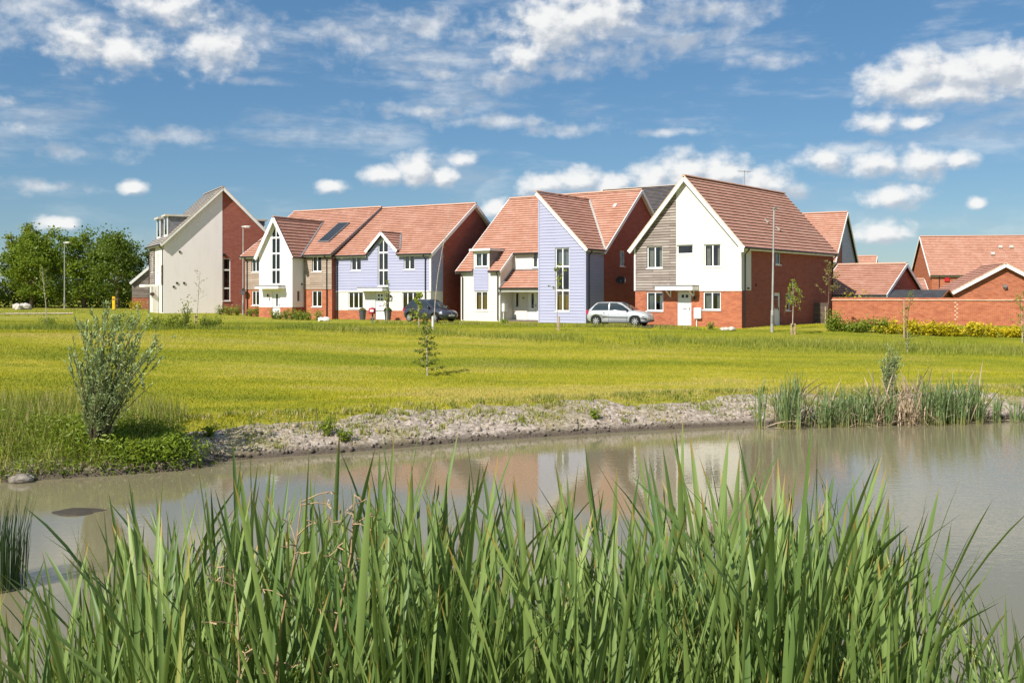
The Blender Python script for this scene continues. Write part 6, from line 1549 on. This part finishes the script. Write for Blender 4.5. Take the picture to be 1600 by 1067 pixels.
# lush leafy growth along the left bank: a mass nobody could count
def lush(n, fx, fy, hmax, size, asp, keepfn=None):
    x, y = fx(n), fy(n); d = pond_dist(x, y); k = d > -.12
    if keepfn is not None: k &= keepfn(x, y)
    x, y = x[k], y[k]; z0 = gh(x, y); m = fbm(x * 1.1, y * 1.1, 3, 91); zz_ = z0 + rng.uniform(0, 1, len(x)) ** .8 * hmax * (.35 + m)
    tone = np.clip(rng.uniform(0, .6, len(x)) + (zz_ - z0) / hmax * .45, 0, 1)
    return leaf_quads(np.stack([x, y, zz_], 1), size, tone, .55, asp)
parts = [lush(15000, lambda n: rng.uniform(-14.5, -8.5, n), lambda n: rng.uniform(21.3, 27.5, n), .46, .13, .2, lambda x, y: y < 25.8 + rng.normal(0, .7, len(x)) - .25 * np.maximum(x + 9, 0) * 3),
         lush(6500, lambda n: rng.normal(-9.5, .85, n), lambda n: rng.normal(24.2, .45, n), .52, .14, .3), lush(3500, lambda n: rng.normal(-8.55, .38, n), lambda n: rng.normal(24.35, .3, n), .55, .12, .3)]
Vs, Fs, Ts, nb = [], [], [], 0
for V, Fc, T in parts: Vs.append(V); Fs.append(Fc + nb); Ts.append(T); nb += len(V)
tag(link('bank_plants', np_mesh('bank_plants', np.concatenate(Vs), np.concatenate(Fs), M['leaf_lush'], {'tone': np.concatenate(Ts)})), 'lush leafy growth covering the left bank around the willow', 'plants', kind='stuff')
x = rng.uniform(-15, -8.8, 13000); y = rng.uniform(22, 28.6, len(x)); k = (pond_dist(x, y) > .1) & (y < 28.3 - np.maximum(x + 10, 0) * .9); x, y = x[k], y[k]
V, Fc, T = blades(x, y, rng.uniform(.15, .75, len(x)), rng.uniform(.012, .03, len(x)), rng.uniform(0, 1, len(x)), .5)
tag(link('bank_grass', np_mesh('bank_grass', V, Fc, M['grass_long'], {'tone': T})), 'tall wild grass on the left bank behind the willow', 'grass', kind='stuff')

def waterside_plant(x, y, r_, h, label, seed):
    random.seed(seed); o = empty('leafy_plant', (x, y, gz(x, y))); tag(o, label, 'plant', 'leafy plants on the bare bank'); mb = MB(); C = []
    for i in range(9):
        a = random.uniform(0, 6.283); q = Vector((math.cos(a) * r_ * random.random(), math.sin(a) * r_ * random.random() * .7, h * random.uniform(.6, 1))); mb.tube([(q.x * .4, q.y * .4, -.05), q], [.008, .003], 3, cap=False)
        for j in range(24): t = random.uniform(.15, 1); C.append((q.x * (.4 + .6 * t) + random.gauss(0, .04), q.y * (.4 + .6 * t) + random.gauss(0, .04), q.z * t))
    mb.build('stems', M['stem_willow'], o); V, Fc, T = leaf_quads(np.array(C), .1, rng.uniform(.2, 1, len(C)), .4, .4); link('foliage', np_mesh('foliage', V, Fc, M['leaf_lush'], {'tone': T}), o)
for i, (pxx, D_, r_, h_, lb) in enumerate(((510, 27.1, .3, .7, 'green leafy plant low on the bare bank near the water'), (538, 27.0, .3, .4, 'smaller spreading plant beside it on the bare bank'), (325, 26.1, .25, .35, 'small weed at the left end of the bare bank'), (930, 30.9, .2, .4, 'small weed half way along the bare bank'))):
    waterside_plant((pxx - 800) / 1555.6 * D_, D_, r_, h_, lb, 70 + i)

M['stone_dark'] = plain('weathered_dark_stone', (.22, .195, .165), .9, var=.35, scale=6)
def rock(x, y, z, sx, sy, sz, label, mat, name='stone', seed=0, cat='stone', group=None):
    bm = bmesh.new(); bmesh.ops.create_icosphere(bm, subdivisions=3, radius=1); r_ = random.Random(seed)
    o3 = [r_.uniform(0, 50) for _ in range(3)]
    for v in bm.verts:
        q = v.co.copy(); f = float(fbm(np.array([q.x * 1.3 + o3[0]]), np.array([q.y * 1.3 + q.z * 1.1 + o3[1]]), 4, seed)[0]); v.co = Vector((q.x * sx, q.y * sy, q.z * sz)) * (.68 + .6 * f)
    me = bpy.data.meshes.new(name); bm.to_mesh(me); bm.free(); me.materials.append(mat); o = link(name, me); o.location = (x, y, z); tag(o, label, cat, group); return o
rock((36 - 800) / 1555.6 * 22.4, 22.3, .06, .26, .2, .13, 'flat grey stone at the water edge, left of its pair', M['stone_dark'], seed=3, group='stones at the left water edge'); rock((49 - 800) / 1555.6 * 22.6, 22.5, .05, .16, .14, .1, 'small grey stone at the water edge, right of its pair', M['stone_dark'], seed=4, group='stones at the left water edge')
rock((120 - 800) / 1555.6 * 19.3, 19.3, -.075, .62, .5, .13, 'dark mud hump just breaking the pond surface', M['mud'] if 'mud' in M else plain('dark_mud', (.06, .05, .035), .7), name='mud_hump', seed=6, cat='mud')

# ------------------------------------------------------------------ reeds
M['reed'] = leaf_mat('cattail_leaf', (.065, .135, .032), (.29, .39, .115), tip=(.40, .24, .06), base=(.27, .34, .045), transl=.25, rough=.47)
M['reed_dry'] = leaf_mat('dry_reed_leaf', (.30, .21, .12), (.62, .50, .36), transl=.2, rough=.8)
M['dry_stem'] = plain('dry_brown_stem', (.38, .26, .15), .85, var=.3, scale=12)

def reed_leaf(bend, twist, width, kink=None, n=11, lean=0.0):
    """ribbon of unit length along +z, bending towards +x, V shaped section. returns verts, faces, along"""
    V, Fc, A = [], [], []; p = np.array([0., 0., 0.]); ang = 0.0
    for i in range(n + 1):
        t = i / n
        ang = bend * t ** 1.6
        if kink and t > kink[0]: ang += kink[1]
        if i: p = p + np.array([math.sin(ang), 0, math.cos(ang)]) / n
        w = width * (.55 + .45 * min(1, t * 2.2)) * (1 - .12 * max(0, (t - .4) / .6)) * (1 - max(0, (t - .80) / .20) ** 2.1) + .0005
        tw = twist * t; wx_, wy_ = math.sin(tw), math.cos(tw)
        side = np.array([wx_ * math.cos(ang), wy_, -wx_ * math.sin(ang)]); nrm = np.array([wy_ * math.cos(ang), -wx_, -wy_ * math.sin(ang)])
        V += [p - side * w / 2, p + nrm * w * .16, p + side * w / 2]; A += [t] * 3
    for i in range(n):
        a = i * 3; Fc += [(a, a + 1, a + 4, a + 3), (a + 1, a + 2, a + 5, a + 4)]
    return np.array(V), np.array(Fc), np.array(A)

random.seed(77)
LEAVES = []
for i in range(18):
    kink = (random.uniform(.5, .8), random.uniform(.7, 1.7)) if i >= 15 else None
    LEAVES.append(reed_leaf(random.uniform(.02, .34) if i < 11 else random.uniform(.35, .85), random.uniform(-1.4, 1.4), random.uniform(.0120, .0175), kink))
LEAF_ME = [np_mesh('cattail_leaf', V, Fc, M['reed'], {'along': A, 'tone': np.full(len(V), random.uniform(0, .93))}, True) for V, Fc, A in LEAVES]
sh = MB(); sh.tube([(0, 0, -.1), (0, 0, .35), (0, 0, .75)], [.016, .013, .007], 6, cap=False)
SHEATH = sh.mesh('sheath', M['reed'], True)
a_ = SHEATH.attributes.new('along', 'FLOAT', 'POINT'); a_.data.foreach_set('value', [.12] * len(SHEATH.vertices))

ENV = np.array([(-60, 900), (0, 905), (60, 850), (110, 800), (170, 850), (215, 770), (260, 725), (330, 745), (400, 715), (470, 700), (540, 690), (600, 680), (650, 705), (740, 715), (800, 705), (860, 740), (940, 720), (1000, 740), (1070, 690), (1160, 692), (1215, 700), (1300, 725), (1350, 770), (1395, 735), (1450, 790), (1500, 860), (1560, 880), (1600, 835), (1660, 870)], float)
env = lambda x_: np.interp(x_, ENV[:, 0], ENV[:, 1])
ZONES = [(215, 'at the left end'), (400, 'below the tall house'), (520, 'below the cream gable house'), (700, 'below the lavender house'), (910, 'below the tower house'), (1010, 'below the silver car'), (1200, 'below the gabled house'), (1400, 'below the garages'), (9999, 'at the right end')]
def plant_layout(n):
    out = []
    while len(out) < n:
        u = random.uniform(-70, 1670)
        p = .5 if u < 200 else (1.0 if u < 680 else (.62 if u < 900 else (1.0 if u < 1400 else .36)))
        if random.random() > p: continue
        dpt = random.uniform(4.9, 8.9); low = random.random() ** 1.9 * 310 - 10 + (8.9 - dpt) * 22 * random.random()
        ytop = max(env(u) - 6, env(u) + low + random.gauss(0, 8))
        x = (u - 800) / 1555.6 * dpt; zt = CAM_Z - (ytop - 460) / 1555.6 * dpt; g = max(gz(x, dpt), -.25); L = zt - g
        if L < .55 or L > 2.9: continue
        out.append((x, dpt, g, L, u))
    return out
lay = plant_layout(300)
lay.sort(key=lambda q: q[4])
names, count = {}, {}
for (x, y, g, L, u) in lay:
    zn = next(n for e, n in ZONES if u < e); rw = 'front' if y < 6.2 else ('middle' if y < 7.5 else 'back'); count[(zn, rw)] = count.get((zn, rw), 0) + 1
    names[(x, y)] = (ORD[count[(zn, rw)] - 1] + ' cattail from left in the near ' + rw + ' row ' + zn, 'cattails of the near bed ' + zn)
for (x, y, g, L, u) in lay:
    o = empty('cattail_plant', (x, y, g), random.uniform(0, 6.283)); lb, gr = names[(x, y)]; tag(o, lb, 'cattail', gr)
    k = random.randint(4, 6)
    s_ = link('sheath', SHEATH, o); s_.scale = (1, 1, L * .62)
    for i in range(k):
        me = LEAF_ME[min(17, int(random.random() ** .8 * 16.2))]
        f = link('leaf', me, o); l_ = L * (1.0 if i == 0 else random.uniform(.68, 1.0)); tilt = random.uniform(.01, .10) + .034 * i
        f.scale = (1.0 * max(l_, 1.5), max(l_, 1.5) * random.uniform(.85, 1.2), l_)
        f.rotation_euler = (random.gauss(0, .04), tilt, (math.pi if i % 2 else 0) + random.gauss(0, .5)); f.location = (0, 0, random.uniform(0, .1) * L)

# the rest of the bed, behind and between the plants: too many to count
def reed_mass(n, seed, choose, mat, name, label, cat, widen=1.0):
    random.seed(seed); Vs, Fs, A, T, nb = [], [], [], [], 0
    for i in range(n):
        q = choose()
        if q is None: continue
        x, y, g, L, tl = q; V, Fc, al = LEAVES[random.randrange(15) if random.random() < .95 else random.randrange(15, 18)]
        V = V * np.array([max(L, 1.4) * widen, max(L, 1.4) * widen, L]); a = random.uniform(0, 6.283); ca, sa = math.cos(tl), math.sin(tl)
        V = np.stack([V[:, 0] * ca + V[:, 2] * sa, V[:, 1], -V[:, 0] * sa + V[:, 2] * ca], 1); c, s = math.cos(a), math.sin(a)
        V = np.stack([V[:, 0] * c - V[:, 1] * s, V[:, 0] * s + V[:, 1] * c, V[:, 2]], 1) + np.array([x, y, g])
        Vs.append(V); Fs.append(Fc + nb); A.append(al); T.append(np.full(len(V), random.random())); nb += len(V)
    me = np_mesh(name, np.concatenate(Vs), np.concatenate(Fs), mat, {'along': np.concatenate(A), 'tone': np.concatenate(T)}, True)
    return tag(link(name, me), label, cat, kind='stuff')
fill = plant_layout(520)
def ch():
    x, y, g, L, u = random.choice(fill); return x + random.gauss(0, .09), y + random.gauss(0, .12), g, L * random.uniform(.5, 1.0), random.uniform(.0, .2)
reed_mass(3000, 5, ch, M['reed'], 'near_reeds', 'mass of green cattail leaves filling the near reed bed', 'reeds')
def chd():
    x, y, g, L, u = random.choice(fill); return x, y, g, L * random.uniform(.3, .62), random.uniform(.05, .6)
reed_mass(260, 6, chd, M['reed_dry'], 'dry_reeds', 'dead straw coloured leaves low in the near reed bed', 'reeds', .7)

# old brown flower spikes and dry branching stems
def dead_spike(u, ytop, dpt, label):
    x = (u - 800) / 1555.6 * dpt; g = gz(x, dpt); h = CAM_Z - (ytop - 460) / 1555.6 * dpt - g; o = empty('dead_spike', (x, dpt, g)); tag(o, label, 'dead stem', 'old cattail spikes in the near bed'); l = random.uniform(-.06, .06)
    mb = MB(); mb.tube([(0, 0, 0), (l * .5, 0, h * .6), (l, 0, h)], [.007, .006, .004], 5); mb.build('stalk', M['dry_stem'], o); mb = MB(); pts = [(l * (1 + .02 * i), 0, h - .26 + .03 * i) for i in range(9)]; mb.tube(pts, [.006] + [random.uniform(.008, .016) for _ in range(7)] + [.003], 6); mb.build('spike', M['dry_stem'], o)
for i, (u, yt, dp, lb) in enumerate(((716, 955, 6.0, 'dead brown cattail spike left of centre at the bottom edge'), (833, 998, 5.8, 'dead brown cattail spike low at the bottom centre'), (845, 940, 6.3, 'thin dead stalk leaning beside the bottom centre spike'), (941, 982, 5.7, 'dead brown cattail spike right of centre at the bottom edge'), (965, 1002, 5.6, 'shorter dead brown spike, rightmost of the pair right of centre'))): dead_spike(u, yt, dp, lb)

def dry_dock(u, ybase_h, dpt, h, lean, label, seed):
    random.seed(seed); x = (u - 800) / 1555.6 * dpt; g = gz(x, dpt); o = empty('dry_weed', (x, dpt, g)); tag(o, label, 'dry weed', 'dry branching weeds in the near bed'); mb = MB(); tw = MB()
    pts = [Vector((lean * t ** 1.3 + .03 * math.sin(t * 9 + seed), 0, h * t)) for t in (0, .25, .5, .7, .85, 1)]; mb.tube(pts, [.010, .009, .008, .006, .005, .003], 5); mb.build('stem', M['dry_stem'], o)
    for i in range(12):
        t = random.uniform(.35, 1); k = min(4, int(t * 5)); p = pts[k].lerp(pts[k + 1], t * 5 - k); a = random.uniform(0, 6.283); l = random.uniform(.06, .2); q = p + Vector((math.cos(a) * l, math.sin(a) * l, l * random.uniform(-.1, .8))); tw.tube([p, p.lerp(q, .6) + Z3 * .01, q], [.004, .003, .0025], 4)
        for j in range(3): b = random.uniform(0, 6.283); tw.tube([q, q + Vector((math.cos(b) * .04, math.sin(b) * .04, random.uniform(-.02, .04)))], [.0025, .004], 3)
    tag(tw.build('twigs', M['dry_stem'], o), kind='stuff')
dry_dock(415, 0, 5.2, 2.1, .16, 'dry pale branching weed, left of the near pair', 81); dry_dock(480, 0, 5.3, 2.15, .25, 'taller dry branching weed, right of the near pair', 82); dry_dock(355, 0, 5.0, 1.75, .05, 'short dry twiggy weed at the far left of the near bed', 83)

# fine rushes standing in the water at the left edge
M['rush'] = leaf_mat('dark_rush', (.05, .095, .025), (.16, .22, .07), transl=.15, rough=.5)
o = empty('rush_clump', (-7.5, 14.3, -.1)); tag(o, 'dark fine rush clump standing in water at the left edge', 'rushes')
mb = MB()
for i in range(260):
    a = random.uniform(0, 6.283); r_ = math.sqrt(random.random()) * .45; bx, by = math.cos(a) * r_ * 1.1, math.sin(a) * r_; h = random.uniform(.7, 1.5); k = random.uniform(.02, .3)
    mb.tube([(bx, by, 0), (bx * (1 + k * .4), by * (1 + k * .4), h * .6), (bx + math.cos(a) * k * h * .5, by + math.sin(a) * k * h * .5, h)], [.006, .005, .001], 3, cap=False)
link('stems', mb.mesh('stems', M['rush']), o)

# far shore reed bed on the right
random.seed(91)
far_me = []
for v in range(6):
    Vs, Fs, A, T, nb = [], [], [], [], 0
    for i in range(11):
        V, Fc, al = LEAVES[random.randrange(15)]; L = random.uniform(.55, 1.0); V = V * np.array([2.0, 2.0, L]); a = random.uniform(0, 6.283); tl = random.uniform(.0, .13)
        V = np.stack([V[:, 0] * math.cos(tl) + V[:, 2] * math.sin(tl), V[:, 1], V[:, 2]], 1); V = np.stack([V[:, 0] * math.cos(a) - V[:, 1] * math.sin(a) + random.gauss(0, .06), V[:, 0] * math.sin(a) + V[:, 1] * math.cos(a) + random.gauss(0, .06), V[:, 2]], 1)
        Vs.append(V); Fs.append(Fc + nb); A.append(al); T.append(np.full(len(V), random.random())); nb += len(V)
    far_me.append((np.concatenate(Vs), np.concatenate(Fs), np.concatenate(A), np.concatenate(T)))
M['reed_far'] = leaf_mat('far_cattail_leaf', (.085, .15, .05), (.27, .36, .15), tip=(.40, .28, .10), base=(.34, .32, .10), transl=.25, rough=.45)
far_green = [np_mesh('leaves', V, Fc, M['reed_far'], {'along': A, 'tone': T}, True) for V, Fc, A, T in far_me]
CLN = ['tall leftmost clump', 'lone wisp left of the clumps', 'short clump right of the tall one', 'clump a third along', 'clump left of the slim willow', 'clump under the slim willow', 'broad clump right of the pale stalks', 'tallest right hand clump', 'narrow clump near the right end', 'thin wisp right of the clumps', 'rightmost thin wisp']
def far_plant(u, dpt, h, label):
    x = (u - 800) / 1555.6 * dpt; o = link('far_cattail', random.choice(far_green)); o.location = (x, dpt, max(-.1, gz(x, dpt)) - .05); o.scale = (1, 1, h); o.rotation_euler = (random.gauss(0, .03), random.gauss(.04, .04), random.uniform(0, 6.283)); tag(o, label, 'cattail', 'cattails on the far shore')
CL = [(1232, 8, 2.05, 13), (1192, 4, 1.9, 2), (1285, 9, 1.5, 8), (1310, 10, 1.75, 10), (1350, 14, 1.6, 13), (1378, 12, 1.45, 10), (1462, 14, 1.75, 17), (1490, 12, 1.9, 12), (1526, 7, 1.8, 8), (1560, 5, 1.35, 3), (1588, 4, 1.3, 3)]
for ci, (u, sd_, h, n) in enumerate(CL):
    us = sorted(random.gauss(u, sd_) for i in range(n))
    for i in range(n):
        dpt = 31.2 + max(0, (u - 1230)) * .004 + random.uniform(-.2, 1.0)
        far_plant(us[i], dpt, h * random.uniform(.72, 1.05), ORD[i] + ' cattail from left, far shore, ' + CLN[ci])
def chf():
    u = random.choice([random.uniform(1215, 1540), random.gauss(1390, 55), random.gauss(1430, 14)]); dpt = 31.3 + max(0, (u - 1230)) * .004 + random.uniform(-.2, 1.2); x = (u - 800) / 1555.6 * dpt
    return x, dpt, max(0, gz(x, dpt)) - .05, random.uniform(.35, 1.0) if random.random() < .8 else random.uniform(1.2, 2.0), random.uniform(0, .35) if random.random() < .75 else random.uniform(.6, 1.5)
reed_mass(620, 8, chf, M['reed_dry'], 'far_dry_reeds', 'pale dead stalks and leaves in the far shore reed bed', 'reeds', 1.6)
